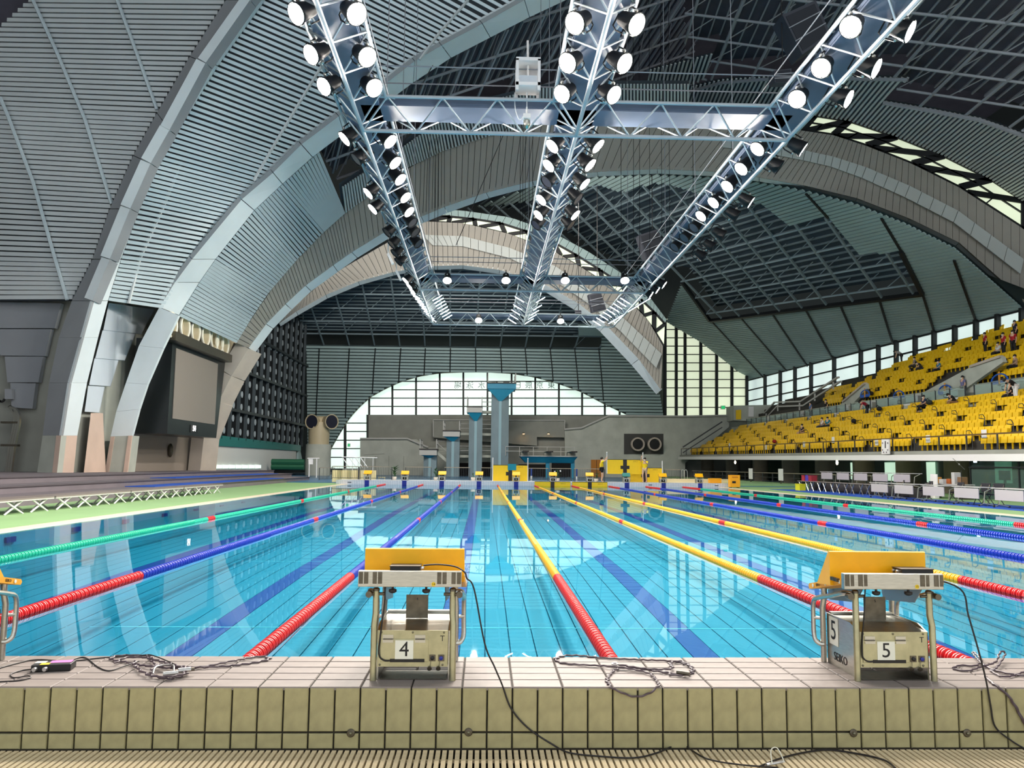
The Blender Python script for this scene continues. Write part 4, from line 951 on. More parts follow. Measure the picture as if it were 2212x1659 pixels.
def louvre(name, label, P, Q, m, m_back, per, w=.16, h=.10, kind='structure', part='slat'):
    """straight slats between corresponding points of two polylines; per = slats in each stretch"""
    t = thing(name, P[0], label, None, None, kind=kind); k = len(P)
    for i in range(k-1):
        for q in range(per[i]):
            u = (q+.5)/per[i]; a = P[i].lerp(P[i+1], u); b = Q[i].lerp(Q[i+1], u)
            e = (P[i+1]-P[i]).lerp(Q[i+1]-Q[i], .5); nn = e.cross(b-a).normalized()
            if nn.dot(CAM-a) < 0: nn = -nn
            MB().beam(a, b, w, h, nn).build(part, m, t)
    backing(P, Q, m_back, t); return t
def clip_line(p0, d, poly):
    """intervals of the 2-D line p0 + t d inside a polygon"""
    ts = []
    n = len(poly); nx, ny = -d[1], d[0]; c = nx*p0[0]+ny*p0[1]
    for i in range(n):
        a, b = poly[i], poly[(i+1) % n]; fa, fb = nx*a[0]+ny*a[1]-c, nx*b[0]+ny*b[1]-c
        if (fa < 0) != (fb < 0):
            s_ = fa/(fa-fb); x, y = a[0]+(b[0]-a[0])*s_, a[1]+(b[1]-a[1])*s_; ts.append((x-p0[0])*d[0]+(y-p0[1])*d[1])
    ts.sort(); return list(zip(ts[::2], ts[1::2]))
def plane_frame(pl, dir3):
    n = pl.n; u = (dir3-n*dir3.dot(n)).normalized(); v = n.cross(u); return pl.o, u, v, n
def lines_on(pl, poly, dir3, pitch, phase=0.0):
    o, u, v, n = plane_frame(pl, dir3); P2 = []
    for x, y in poly: q = pl(x, y)-o; P2.append((q.dot(u), q.dot(v)))
    lo, hi = min(p[1] for p in P2), max(p[1] for p in P2); k = math.ceil((lo-phase)/pitch)
    while phase+k*pitch < hi:
        vv = phase+k*pitch
        for t0, t1 in clip_line((0, vv), (1, 0), P2):
            if t1-t0 > .1: yield o+u*t0+v*vv, o+u*t1+v*vv
        k += 1
def plane_sheet(pl, poly, m, parent, off, name='backing'):
    return MB().add([pl(x, y, -off) for x, y in poly], [tuple(range(len(poly)))]).build(name, m, parent)
Yv = lambda pts, Y: [YP(x, y, Y) for x, y in pts]

# ---------------------------------------------------------------- left building
M_panelg = mat('grey_metal_panel', (140,144,150), .55, noise=.08, nscale=.6)
M_panelw = mat('white_metal_panel', (212,222,232), .5, noise=.05, nscale=.6)
YA = 35.0
# pier A
A_l = [(80,1022),(92,941),(106,827),(127,729),(155,650)]; A_m = [(123,1022),(132,941),(150,827),(177,729),(199,650)]; A_r = [(159,1022),(167,941),(188,827),(212,729),(233,650)]
M_pierpink = mat('pinkish_pier_concrete', (214,188,172), .8, noise=.1, nscale=.8)
pa = thing('pier', YP(120,1022,YA), 'grey and white clad concrete pier at the left', None, None, kind='structure')
band('', '', Yv(A_l[:2], YA), Yv(A_m[:2], YA-.5), M_conc, thick=.3, gap=0, parent=pa, part='foot'); band('', '', Yv(A_m[:2], YA-.5), Yv(A_r[:2], YA+.4), M_pierpink, thick=.3, gap=0, parent=pa, part='foot')
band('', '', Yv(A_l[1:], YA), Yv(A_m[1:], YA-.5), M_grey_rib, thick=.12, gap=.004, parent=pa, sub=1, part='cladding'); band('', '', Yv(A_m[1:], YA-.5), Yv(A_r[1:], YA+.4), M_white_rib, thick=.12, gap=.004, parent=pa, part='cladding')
# rib A, rising out of the picture
Au_l = [(155,650),(200,560),(237,451),(288,336),(339,244),(410,122),(488,0),(600,-140),(720,-270)]
Au_m = [(199,650),(237,560),(281,451),(325,353),(366,281),(444,136),(540,0),(655,-140),(775,-270)]
Au_r = [(233,650),(261,560),(305,441),(346,346),(400,258),(471,142),(573,0),(690,-140),(820,-280)]
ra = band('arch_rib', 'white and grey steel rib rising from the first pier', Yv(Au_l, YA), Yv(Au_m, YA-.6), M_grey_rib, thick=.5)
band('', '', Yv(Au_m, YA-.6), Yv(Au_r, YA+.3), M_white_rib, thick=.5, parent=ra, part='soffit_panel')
# pier B and rib B
YB1 = 38.9
B_l = [(224,1035),(239,943),(251,889),(272,827),(300,747),(344,664)]; B_r = [(273,1035),(285,941),(300,884),(318,830),(352,752),(386,681)]
pb = thing('pier', YP(250,1035,YB1), 'white clad concrete pier beside the scoreboard', None, None, kind='structure')
band('', '', Yv(B_l[:2], YB1), Yv(B_r[:2], YB1+.1), M_conc, thick=1.2, gap=0, parent=pb, part='foot')
for L, R, off in (([(224,1035),(239,943)], [(232,1035),(247,943)], -.06), ([(264,1035),(277,941)], [(273,1035),(285,941)], -.06)): band('', '', Yv(L, YB1+off), Yv(R, YB1+off), M_pierpink, thick=.1, gap=0, parent=pb, part='foot_edge')
band('', '', Yv(B_l[1:], YB1), Yv(B_r[1:], YB1+.1), M_white_rib, thick=.3, gap=.004, parent=pb, part='cladding')
Bu_l = [(344,664),(378,610),(415,560),(522,431),(590,373),(651,312),(732,251),(821,190),(896,132),(954,98),(1042,51),(1133,0),(1230,-48),(1400,-110)]
Bu_r = [(386,681),(430,610),(465,560),(549,454),(610,397),(675,339),(743,288),(810,240),(893,178),(974,125),(1059,81),(1144,37),(1240,-8),(1420,-70)]
rb = band('arch_rib', 'white steel rib rising over the pool from the second pier', Yv(Bu_l, YB1), Yv(Bu_r, YB1+1.4), M_white_rib, thick=.4)
eu = [(x-6, y-7) for x, y in Bu_l]
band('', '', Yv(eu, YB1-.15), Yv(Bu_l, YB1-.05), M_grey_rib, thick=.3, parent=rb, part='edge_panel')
# bay left of pier A: concrete, stepped grey panels, conduits
WL = lambda x, y: YP(x, y, 36.6)
bl = thing('wall_bay', WL(0,1022), 'shadowed concrete bay with stepped grey panels', None, None, kind='structure')
slab(MB(), [WL(-70,1026), WL(110,1024), WL(170,640), WL(-70,640)], Vector((0,.6,0))).build('concrete', M_concd, bl)
for P in ([(-70,651),(132,655),(118,709),(-70,709)], [(-60,711),(110,711),(97,769),(3,768)], [(10,770),(93,770),(83,826),(16,826)], [(22,827),(77,828),(70,883),(25,880)]):
    off = .5; slab(MB(), [YP(x, y, 36.2) for x, y in P], Vector((0,.3,0))).build('panel', M_panelg, bl)
cd = thing('conduit', YP(25,1010,36.4), 'bundle of three steel conduits on the bay wall at the left', 'conduit')
for k in range(3): MB().path(smooth_pts([YP(14+k*5,1020,35.95), YP(22+k*5,960,35.95), YP(32+k*5,912,35.95), YP(30+k*4,890,35.95), YP(20,878,35.95)], 4), .09, 6).build('pipe', M_steel, cd, True)
for y in (913, 962): MB().box(YP(10,y,36.2).x, YP(46,y,36.2).x, 35.85, 36.1, YP(10,y,36.2).z-.05, YP(10,y,36.2).z+.05).build('bracket', M_steel_dark, cd)
jb = thing('junction_box', YP(12,850,36), 'grey junction box above the conduits', 'box'); slab(MB(), [YP(x, y, 35.9) for x, y in ((10,840),(25,840),(25,862),(10,862))], Vector((0,.25,0))).build('case', M_panelg, jb); MB().path(smooth_pts([YP(10,862,36.2),YP(4,868,36.2),YP(-4,864,36.2)],4), .06, 5).build('cable', M_blackp, jb)
# bay between pier A and B
qa, qb = YP(159,1022,36.0), YP(224,1035,39.4); AB = vplane((qa.x, qa.y), (qb.x, qb.y))
ab = thing('wall_bay', AB(160,1030), 'concrete bay with stepped white panels between the two piers', None, None, kind='structure')
bk = Vector((-.2,.6,0))
slab(MB(), [AB(150,1034), AB(228,1035), AB(262,870), AB(350,655), AB(225,640), AB(180,860)], bk).build('concrete', M_conc, ab)
slab(MB(), [AB(174,892,.5), AB(199,892,.5), AB(206,1024,.5), AB(158,1024,.5)], bk*.6).build('buttress', M_pierpink, ab)
for k, P in enumerate(([(216,654),(316,668),(287,721),(204,712)], [(204,713),(276,721),(252,778),(188,773)], [(188,774),(240,778),(222,834),(176,831)], [(176,833),(211,835),(199,891),(168,889)])):
    slab(MB(), [AB(x, y, .45-.04*k) for x, y in P], bk*.4).build('panel', M_panelw, ab)
# bay B - C: louvred wall, scoreboard
XW = -23.5
bc = thing('wall_bay', XP(270,1030,XW), 'pale lined wall under the scoreboard', None, None, kind='structure')
M_lined = brick_mat('pale_lined_cladding', (206,192,182), (150,138,128), 2.2, .16, .02, .7)
slab(MB(), [XP(x, y, XW) for x, y in ((262,1036),(430,1030),(470,880),(505,742),(390,690),(330,800))], Vector((-.6,0,0))).build('cladding', M_lined, bc)
MB().sphere(XP(368,973,XW+.15), .3, 8, 6, (.6,.5,1.5)).build('vent_cap', M_steel_dark, bc, True)
XS = -21.0
sbd = thing('scoreboard', XP(360,940,XS), 'large black scoreboard with a blank grey screen on the left wall', 'scoreboard')
F_ = [(373,731),(487,778),(467,946),(361,937)]
slab(MB(), [XP(x, y, XS) for x, y in F_], Vector((-2.0,0,0))).build('cabinet', mat('black_green_cabinet', (16,22,24), .35), sbd)
scr = slab(MB(), [XP(x, y, XS+.03) for x, y in ((381,752),(471,786),(464,917),(373,904))], Vector((-.05,0,0))).build('screen', mat('blank_grey_screen', (142,132,124), .55, noise=.05, nscale=40), sbd)
MB().beam(XP(366,725,XS+.2), XP(490,775,XS+.2), .7, .5).build('hood', M_steel_dark, sbd)
ck = slab(MB(), [XP(x, y, XS+.03) for x, y in ((412,918),(428,920),(427,936),(411,934))], Vector((-.04,0,0))).build('clock_panel', M_blackp, sbd)
pc = XP(420,926,XS+.05); text('clock_digits', '54', .48, mat('lit_digits', (255,250,245), .5, emit=((255,250,245), 3.0)), frame(pc, (0,1,0), (0,0,1)), sbd, .01, local=False)
# round nozzle duct above the scoreboard
nd = thing('nozzle_duct', XP(380,705,-22), 'beige duct with a row of round air nozzles above the scoreboard', 'air duct')
M_beige = mat('beige_duct', (196,182,150), .5, noise=.06, nscale=1); M_cream2 = mat('cream_ring', (252,246,228), .45)
d0, d1 = XP(366,706,-22.3), XP(492,760,-22.3); MB().tube(d0, d1, .95, 14).build('duct', M_beige, nd, True)
for px, py in ((369,702),(397,707),(420,716),(442,724),(461,733),(472,738),(484,744)):
    c = XP(px, py, -20.8); Mx = Matrix.Translation(c) @ Matrix.Rotation(PI/2, 4, 'Y')
    MB().lathe([(.62,-.35),(.66,.0),(.66,.06),(.54,.06),(.40,-.15),(.2,-.2)], 20, Mx).build('nozzle', M_beige, nd, True)
    MB().path([c+Vector((.07, .66*math.cos(a*PI/12), .66*math.sin(a*PI/12))) for a in range(24)], .085, 6, closed=True).build('nozzle_ring', M_cream2, nd, True)
# pier C
C_l = [(413,1029),(420,945),(455,850),(480,800),(505,740)]; C_m = [(431,1029),(440,947),(472,868),(500,812),(537,753)]; C_r = [(449,1029),(462,946),(490,858),(515,812),(551,762)]
pcx = thing('pier', YP(430,1029,50.6), 'pale concrete pier where the big arch lands', None, None, kind='structure')
band('', '', Yv(C_l, 51), Yv(C_m, 50.4), M_concl, thick=1.2, gap=.005, parent=pcx, part='cast_block'); band('', '', Yv(C_m, 50.4), Yv(C_r, 51.2), mat('lit_face_concrete', (222,212,200), .8, noise=.08, nscale=.8), thick=1.0, gap=.005, parent=pcx, part='cast_block')  # right face paler: the light falling on it is put into the colour
# dotted dark acoustic wall
XD = -24.0
dw = thing('wall_side', XP(560,1000,XD), 'dark side wall with columns of pale round holes', None, None, kind='structure')
slab(MB(), [XP(x, y, XD) for x, y in ((440,1030),(665,1020),(662,760),(640,660),(600,640),(440,760))], Vector((-.5,0,0))).build('sheet', mat('black_green_acoustic', (10,13,16), .8, spec=.2), dw)
slab(MB(), [XP(x, y, XD+.25) for x, y in ((455,938),(650,962),(650,974),(452,962))], Vector((-.2,0,0))).build('teal_band', mat('teal_fascia', (12,104,100), .5), dw)
slab(MB(), [XP(x, y, XD+.15) for x, y in ((448,962),(640,974),(640,1012),(440,1022))], Vector((-.1,0,0))).build('white_lining', mat('pale_lining', (196,198,194), .7), dw)
dot = MB().lathe([(.28,0),(.28,.03)], 14, Matrix.Rotation(PI/2, 4, 'Y')).mesh('hole', mat('pale_perforation', (150,160,166), .6))
y0 = XP(470,940,XD).y; y1 = XP(645,960,XD).y
ncol = 14
for c in range(ncol):
    yy = 57.6+c*2.15
    MB().box(XD, XD+.25, yy+.95, yy+1.1, 3.2, 17).build('fin', mat('grey_fin', (58,68,74), .6), dw)
    for r_ in range(14):
        z = 3.9+r_*1.06
        if z > 3.8+ (yy-57.6)*1.0+5: continue
        o = inst('hole', dot, dw, (XD+.02-dw.location.x, yy-dw.location.y, z-dw.location.z), scale=(1,1,1))
for z in (5.6, 9.0, 12.4): MB().box(XD, XD+.3, 57, 88, z-.12, z+.12).build('cross_beam', M_mull, dw)
wn = thing('window_5', XP(500,1008,XD+.3), 'low strip of bright windows along the left wall', None, None, kind='structure')
for k in range(8): a = 454+k*14; slab(MB(), [XP(x, y, XD+.32) for x, y in ((a,1004),(a+12,1004.5),(a+12,1011.5),(a,1012))], Vector((-.05,0,0))).build('pane', M_pane, wn)
# Y shaped duct at the far left
yd = thing('air_duct', (YP(690,1010,84).x, 84, .05), 'beige column duct with two big round outlets like eyes', 'air duct')
cxx = YP(687,1000,84).x; zc = YP(687,912,84).z
MB().lathe([(1.35,.05),(1.35,YP(687,960,84).z)], 20, Matrix.Translation((cxx,84,0))).build('plinth', M_conc, yd, True)
MB().lathe([(1.1,YP(687,960,84).z),(1.15,zc-.8),(1.05,zc)], 20, Matrix.Translation((cxx,84,0))).build('column', M_beige, yd, True)
for px, ang in ((673,.35), (717,-.7)):
    c = YP(px, 911, 83); dv = Vector((-math.sin(ang), -math.cos(ang), 0)); q = dv.to_track_quat('Z', 'Y').to_matrix().to_4x4()
    MB().lathe([(.62,-1.6),(.66,-.8),(.78,-.2),(.82,0),(.72,0),(.66,-.3)], 22, Matrix.Translation(c) @ q).build('outlet', M_beige, yd, True)
    MB().lathe([(.70,-.1),(.70,-.05),(.01,-.05)], 20, Matrix.Translation(c) @ q).build('mesh_cover', mat('blue_black_mesh', (20,24,44), .7), yd, True)
MB().tube(YP(673,911,83.8), YP(717,911,84.2), .62, 14).build('cross_pipe', M_beige, yd, True)
# rolled green mats and carts
for k, (px, w_) in enumerate(((605,40),(640,36))):
    p = YP(px,1012,72); t = thing('mat_stack', (p.x,72,.8), 'pile of green mats beside the left wall, %s' % ('nearer' if k == 0 else 'farther'), 'mats', 'green mats')
    for q in range(2): MB().tube((p.x-w_*.02,72,1.0+q*.45), (p.x+w_*.02,72,1.0+q*.45), .28, 8).build('roll', mat('dark_green_mat', (16,84,58), .7), t, True)
t = thing('trolley', YP(680,1012,70), 'white equipment trolley by the beige duct', 'trolley')
for px in (668, 684): MB().tube(Vector((YP(px,1014,70).x,70,.06)), YP(px,990,70), .05, 6).build('upright', M_white_pl, t)
slab(MB(), [YP(x, y, 70) for x, y in ((666,990),(676,990),(676,1003),(666,1003))], Vector((0,.1,0))).build('board', M_white_pl, t); MB().tube(YP(664,990,70), YP(690,990,70), .05, 6).build('bar', M_white_pl, t)
railing(YP(690,1020,60).x, YP(722,1020,60).x, 60, .05, 1.0, 'dark railing beside the beige duct', .3)
# ================================================================ roof: big arches, louvred shells, skylights
M_slat = mat('pale_metal_slat', (206,220,226), .4, .2, noise=.05, nscale=.5)
M_slatg = mat('grey_metal_slat', (206,212,214), .45, .2, noise=.06, nscale=.5)
M_slatb = mat('dark_slat_backing', (80,86,94), .8)
M_slatt = mat('teal_grey_slat', (160,184,184), .5, .1, noise=.08, nscale=.4)
M_sky = mat('dark_roof_sheet', (72,70,82), .7, noise=.2, nscale=.8)
M_tubeg = mat('grey_roof_tube', (150,152,160), .5)
M_clad = mat('grey_cladding_board', (156,152,144), .6, noise=.06, nscale=.5)
M_cladl = mat('pale_cladding_band', (182,188,186), .6, noise=.06, nscale=.5)
# left louvres
S0P = [(155,647),(200,560),(237,451),(288,336),(339,244),(410,122),(488,0),(560,-90)]
S0Q = [(-60,648),(-60,552),(-60,435),(-60,316),(-60,226),(-60,112),(68,-4),(100,-90)]
s0 = louvre('louvre_roof', 'grey louvred roof shell at the far left', Yv(S0P, YA+.3), Yv(S0Q, YA+.6), M_slatg, M_slatb, [9,10,11,9,11,11,8], .20, .08)
sky0 = slab(MB(), Yv([(-60,112),(122,112),(66,-10),(-60,-10)], YA+1.2), Vector((0,.1,0))).build('backing', M_sky, s0)
for pts in ([(249,-10),(295,115),(339,237)], [(66,-10),(122,112),(183,258),(241,441)], [(0,210),(17,251),(71,393),(119,560),(145,648)]):
    MB().path(Yv(pts, YA+.2), .09, 6).build('seam_tube', M_slat, s0)
S1P = Au_r; S1Q = [(350,667),(402,577),(481,478),(555,402),(625,335),(735,249),(885,140),(1042,51),(1230,-48)]
s1 = louvre('louvre_roof', 'bright louvred roof shell between the two white ribs', Yv(S1P, YA+.5), Yv(S1Q, YB1+.2), M_slat, M_slatb, [10,11,10,9,11,14,14,12], .17, .06)
for pts in ([(278,655),(302,560),(352,450),(400,330),(454,180)], [(548,390),(600,300),(660,200),(695,142),(760,40)], [(906,129),(950,70),(1011,0)]):
    MB().path([YP(x, y, 36.6) for x, y in pts], .08, 6).build('seam_tube', M_slatg, s1)
S2P = [(386,683),(430,610),(465,560),(549,454),(610,397),(690,327)]; S2Q = [(510,741),(545,683),(579,633),(641,560),(700,500),(745,460)]
s2 = louvre('louvre_roof', 'louvred roof shell above the scoreboard', Yv(S2P, 40.6), Yv(S2Q, 49.6), M_slat, M_slatb, [10,8,14,10,12], .19, .06)
for pts, Y in (([(417,697),(470,600),(552,500),(640,400),(718,395)], 43.3), ([(470,720),(520,640),(595,540),(670,450),(735,432)], 47.0)):
    MB().path(Yv(pts[:-1], Y), .09, 6).build('seam_tube', M_slat, s2)
S2bP = [(738,405),(781,376),(824,350),(862,324),(903,295),(949,263),(1040,222),(1170,190),(1330,182),(1490,182)]; S2bQ = [(745,460),(790,428),(830,395),(874,364),(915,345),(960,324),(1060,292),(1170,268),(1330,255),(1490,250)]
s2b = louvre('louvre_roof', 'narrow louvred strip above the big arch', Yv(S2bP, 46.8), Yv(S2bQ, 49.6), M_slatg, M_slatb, [8,8,7,8,8,14,18,22,22], .12, .08)
# big arch C: cladding boards and white soffit
Ct = [(510,741),(555,671),(599,608),(641,560),(700,500),(745,460),(830,395),(915,345),(960,324),(1060,292),(1170,268),(1330,255),(1500,250),(1640,262),(1732,282),(1800,292),(1871,315),(1970,354),(2072,405),(2212,495),(2330,590)]
Cb = [(537,752),(575,700),(617,657),(660,617),(720,573),(760,545),(840,496),(910,468),(960,447),(1050,416),(1150,391),(1290,371),(1420,365),(1550,371),(1640,383),(1740,401),(1851,428),(1965,472),(2072,524),(2212,648),(2290,740)]
Cs = [(551,762),(590,710),(630,669),(672,629),(730,587),(772,557),(848,510),(916,481),(966,460),(1056,428),(1154,402),(1292,381),(1420,375),(1550,381),(1640,392),(1738,410),(1846,438),(1958,482),(2062,534),(2200,656),(2276,746)]
rc = band('arch_rib', 'huge board clad arch spanning the hall over the far pool end', Yv(Ct, 49.8), Yv(Cb, 50.7), M_clad, n=150, thick=.3, gap=.018, part='board')
backing(Yv(Ct, 49.8), Yv(Cb, 50.7), M_slatb, rc, .2)
band('', '', Yv(Cb, 50.75), Yv(Cs, 52.0), M_white_rib, thick=.2, parent=rc, part='soffit_panel')
cm1 = [(1560,300),(1640,309),(1740,325),(1800,338),(1871,361),(1965,401),(2070,455),(2212,560)]; cm2 = [(1560,318),(1640,328),(1735,346),(1795,360),(1862,384),(1955,426),(2060,480),(2205,592)]
band('', '', Yv(cm1, 49.95), Yv(cm2, 50.15), M_cladl, n=28, thick=.1, parent=rc, part='pale_band')
# clerestory over arch C
Wt = [(1720,246),(1759,250),(1834,262),(1936,296),(2038,337),(2140,388),(2212,435),(2300,500)]; Wb = [(1690,272),(1732,282),(1800,292),(1871,315),(1970,354),(2072,405),(2212,495),(2300,565)]
def clerestory(name, label, T, B, Y, pm, n, split=True, post=.35):
    w = thing(name, YP(*B[0], Y), label, None, None, kind='structure'); k = len(T)-1
    TT, BB = Yv(T, Y), Yv(B, Y); ev = lambda L, u: L[min(int(u), k-1)].lerp(L[min(int(u), k-1)+1], u-min(int(u), k-1))
    for i in range(n):
        u0, u1 = i*k/n, (i+1)*k/n; a, b, c, d = ev(TT, u0), ev(TT, u1), ev(BB, u1), ev(BB, u0)
        rows = (0, .48, 1.0) if split else (0, 1.0)
        for r0, r1 in zip(rows, rows[1:]):
            for h0, h1 in ((0, .5), (.5, 1)) if split else ((0, 1),):
                q = lambda h, r: a.lerp(b, h).lerp(d.lerp(c, h), r)
                slab(MB(), [q(h0,r0), q(h1,r0), q(h1,r1), q(h0,r1)], Vector((0,.06,0))).build('pane', pm, w)
        o = Vector((0,-.12,0))
        def bar(p, q, w_, nm):
            p, q = p+o, q+o; e = (q-p).normalized(); sd = Vector((-e.z, 0, e.x))*w_/2
            slab(MB(), [p-sd, q-sd, q+sd, p+sd], Vector((0,.18,0))).build(nm, M_mull, w)
        bar(a, d, post, 'post'); bar(b, d.lerp(c, .12), post*.8, 'diagonal'); bar(a, b, .2, 'head_rail'); bar(d, c, .16, 'sill_rail')
        if split:
            m0, m1 = a.lerp(d, .48), b.lerp(c, .48); bar(m0, m1, .09, 'transom'); bar(m0.lerp(m1, .4), d.lerp(c, .4), .09, 'bar')
    return w
clerestory('window_6', 'curved clerestory strip with diagonal struts at upper right', Wt, Wb, 50.4, M_pane2, 7, True, .5)
# near roof on the right: louvres and dark trussed roof
pR = plane3(YP(1759,250,50.3), YP(2212,435,50.3), YP(1900,0,36))
r5 = thing('louvre_roof', YP(1900,250,45), 'grey louvred shell above the clerestory', None, None, kind='structure')
polyL = [(1690,250),(1759,248),(1834,260),(1936,294),(2038,335),(2140,386),(2260,470),(2260,306),(2116,255),(2011,235),(1909,218),(1963,168),(1698,163),(1560,172),(1480,190),(1480,250)]
dL = pR(1600,172)-pR(1560,260)
for k, (a, b) in enumerate(lines_on(pR, polyL, dL, .28)): MB().beam(a, b, .14, .09, pR.n).build('slat', M_slatg, r5)
plane_sheet(pR, polyL, M_slatb, r5, .15)
polyL2 = [(1400,152),(1541,116),(1518,172),(1480,190),(1400,200)]
for a, b in lines_on(pR, polyL2, dL, .28): MB().beam(a, b, .14, .09, pR.n).build('slat', M_slatg, r5)
plane_sheet(pR, polyL2, M_slatb, r5, .15)
MB().path([pR(x, y, .1) for x, y in ((1480,198),(1560,176),(1698,165),(1963,169))], .12, 6).build('edge_tube', M_tubeg, r5); MB().path([pR(x, y, .1) for x, y in ((1909,219),(2011,236),(2116,256),(2260,307))], .14, 6).build('edge_tube', M_tubeg, r5)
def skylight(name, label, pl, poly, dirs, depth=1.2, m=M_sky, mt=M_tubeg, r=.07, sheet=True, ribs=None, diag=True):
    t = thing(name, pl(*poly[0]), label, None, None, kind='structure')
    if sheet: plane_sheet(pl, poly, m, t, depth, 'roof_sheet')
    for d3, pitch, rr in dirs:
        for a, b in lines_on(pl, poly, d3, pitch):
            MB().tube(a, b, rr, 5).build('truss_tube', mt, t)
    if ribs:
        mb = MB()
        for d3, pitch in ribs:
            for a, b in lines_on(pl, poly, d3, pitch): mb.beam(a-pl.n*(depth-.1), b-pl.n*(depth-.1), .10, .16, pl.n)
        mb.build('sheet_ribs', mt, t, kind='stuff')
    if diag:
        # web members between the lower lattice and the sheet
        lines = [list(lines_on(pl, poly, dirs[0][0], dirs[0][1]))][0]
        for a, b in lines:
            n = max(1, int((b-a).length/dirs[1][1]))
            for k in range(n):
                p = a.lerp(b, k/n); q = a.lerp(b, (k+.5)/n)-pl.n*(depth-.1); MB().tube(p, q, r*.6, 4).build('web_tube', mt, t)
    return t
polyD = [(1480,-80),(2290,-80),(2290,306),(2116,255),(2011,235),(1909,218),(1963,168),(1698,163),(1560,172),(1518,172),(1541,116),(1480,130)]
d1 = pR(1700,60)-pR(1460,130); d2 = pR(1700,60)-pR(1640,160)
skylight('ceiling', 'dark trussed roof over the pool at upper right', pR, polyD, [(pR(1930,105)-pR(1620,65), 2.6, .09), (pR(1930,105)-pR(1860,190), 2.6, .10)], 1.6, ribs=[(pR(1930,105)-pR(1860,190), .7)])
pR2 = plane3(YP(949,263,47.6), YP(1170,190,49.5), YP(1240,0,42))
polyD2 = [(738,405),(690,327),(743,290),(859,204),(974,127),(1059,83),(1144,39),(1240,-6),(1420,-68),(1500,-80),(1500,190),(1330,178),(1170,190),(1040,222),(949,263),(903,295),(824,350)]
skylight('ceiling_1', 'dark trussed roof between the white rib and the big arch', pR2, polyD2, [(pR2(1240,50)-pR2(980,135), 2.4, .10), (pR2(1240,50)-pR2(1160,200), 2.4, .09)], 1.5, ribs=[(pR2(1240,50)-pR2(1160,200), .6)])
# ceiling beyond arch C, over the stands
E1, E2 = (35.5, 50.75), (30.2, 95.0)
EV = vplane(E1, E2)
pS = plane3(EV(1617,822), EV(2212,668), YP(1480,378,56.5))
s3 = thing('louvre_roof', pS(1700,740), 'teal grey louvred ceiling over the yellow stands', None, None, kind='structure')
dS = pS(1994,632)-pS(1534,691)
low = [(1440,695),(1475,609),(1534,692),(1994,633),(1948,541),(1858,551),(1790,469),(1705,487),(1644,439),(1560,436),(1448,398),(1410,396),(1340,415),(1290,398),(1240,408),(1160,432),(1100,440),(1030,447),(1150,404),(1292,383),(1420,378),(1550,383),(1640,394),(1738,412),(1846,440),(1958,484),(2062,536),(2200,658),(2280,740),(2280,655),(2212,672),(1617,824),(1580,790),(1513,738)]
nS = 0
for a, b in lines_on(pS, low, dS, .36):
    MB().beam(a, b, .26, .10, pS.n).build('slat', M_slatt, s3); nS += 1
plane_sheet(pS, low, mat('teal_dark_backing', (58,74,78), .8), s3, .2)
dT = None
for p, q in (((1537,692),(1650,815)),((1600,684),(1700,800)),((1668,675),(1745,790)),((1740,665),(1800,775)),((1815,655),(1860,760)),((1900,645),(1930,742)),((1994,633),(2020,718)),((2062,560),(2110,694)),((1742,416),(1790,469)),((1905,469),(1948,541))):
    MB().beam(pS(*p, .08), pS(*q, .08), .16, .14, pS.n).build('seam', M_mull, s3)
polyS = [(1475,609),(1534,692),(1994,633),(1948,541),(1858,551),(1790,469),(1705,487),(1644,439),(1560,436),(1448,398),(1410,396),(1340,415),(1290,398),(1240,408),(1160,432),(1000,450),(960,462),(1100,480),(1180,512),(1260,556),(1340,600),(1400,600)]
M_skyt = mat('dark_teal_roof_sheet', (58,72,84), .7, noise=.2, nscale=.6); M_tubet = mat('teal_grey_roof_tube', (126,144,152), .5)
skylight('ceiling_2', 'dark trussed skylight field above the stands', pS, polyS, [(dS, 3.0, .10), (pS(1858,551)-pS(1920,640), 3.0, .13)], 1.8, M_skyt, M_tubet, ribs=[(dS, .8)])
for p, q in (((1475,609),(1534,692)),((1534,692),(1994,633)),((1994,633),(1948,541))): MB().beam(pS(*p, .1), pS(*q, .1), .3, .3, pS.n).build('frame_beam', M_mull, bpy.data.objects['ceiling_2'])
# arch D
Dt = [(601,697),(649,653),(692,613),(740,580),(830,528),(915,478),(1000,482),(1100,505),(1200,545),(1260,580),(1350,640),(1400,692),(1432,748)]
Db = [(603,699),(640,673),(704,637),(774,608),(848,588),(920,575),(1000,573),(1080,583),(1176,614),(1250,656),(1309,702),(1380,776),(1428,843)]
Ds = [(606,705),(644,681),(707,645),(777,616),(851,595),(920,583),(1000,581),(1078,592),(1170,626),(1240,669),(1296,716),(1364,788),(1418,852)]
YDD = 72.0
rd = band('arch_rib', 'grey clad arch over the diving pool', Yv(Dt, YDD), Yv(Db, YDD+.8), M_clad, n=90, thick=.4, gap=.02, part='board')
backing(Yv(Dt, YDD), Yv(Db, YDD+.8), M_slatb, rd, .25)
band('', '', Yv(Db, YDD+.8), Yv(Ds, YDD+2), M_white_rib, thick=.2, parent=rd, part='soffit_panel')
band('', '', Yv([(912,507),(1000,510),(1100,535),(1200,575),(1280,630),(1350,690),(1430,765)], YDD-.05), Yv([(935,530),(1000,532),(1100,557),(1190,600),(1270,655),(1340,715),(1418,795)], YDD+.1), M_cladl, n=36, thick=.15, parent=rd, part='pale_band')
clerestory('window_7', 'curved clerestory above the diving arch', [(925,466),(1000,470),(1090,484),(1180,515),(1260,560),(1340,612),(1400,660),(1436,700)], [(915,478),(1000,483),(1100,506),(1200,546),(1262,582),(1350,641),(1400,692),(1434,748)], YDD+.3, M_pane2, 11, False, .45)
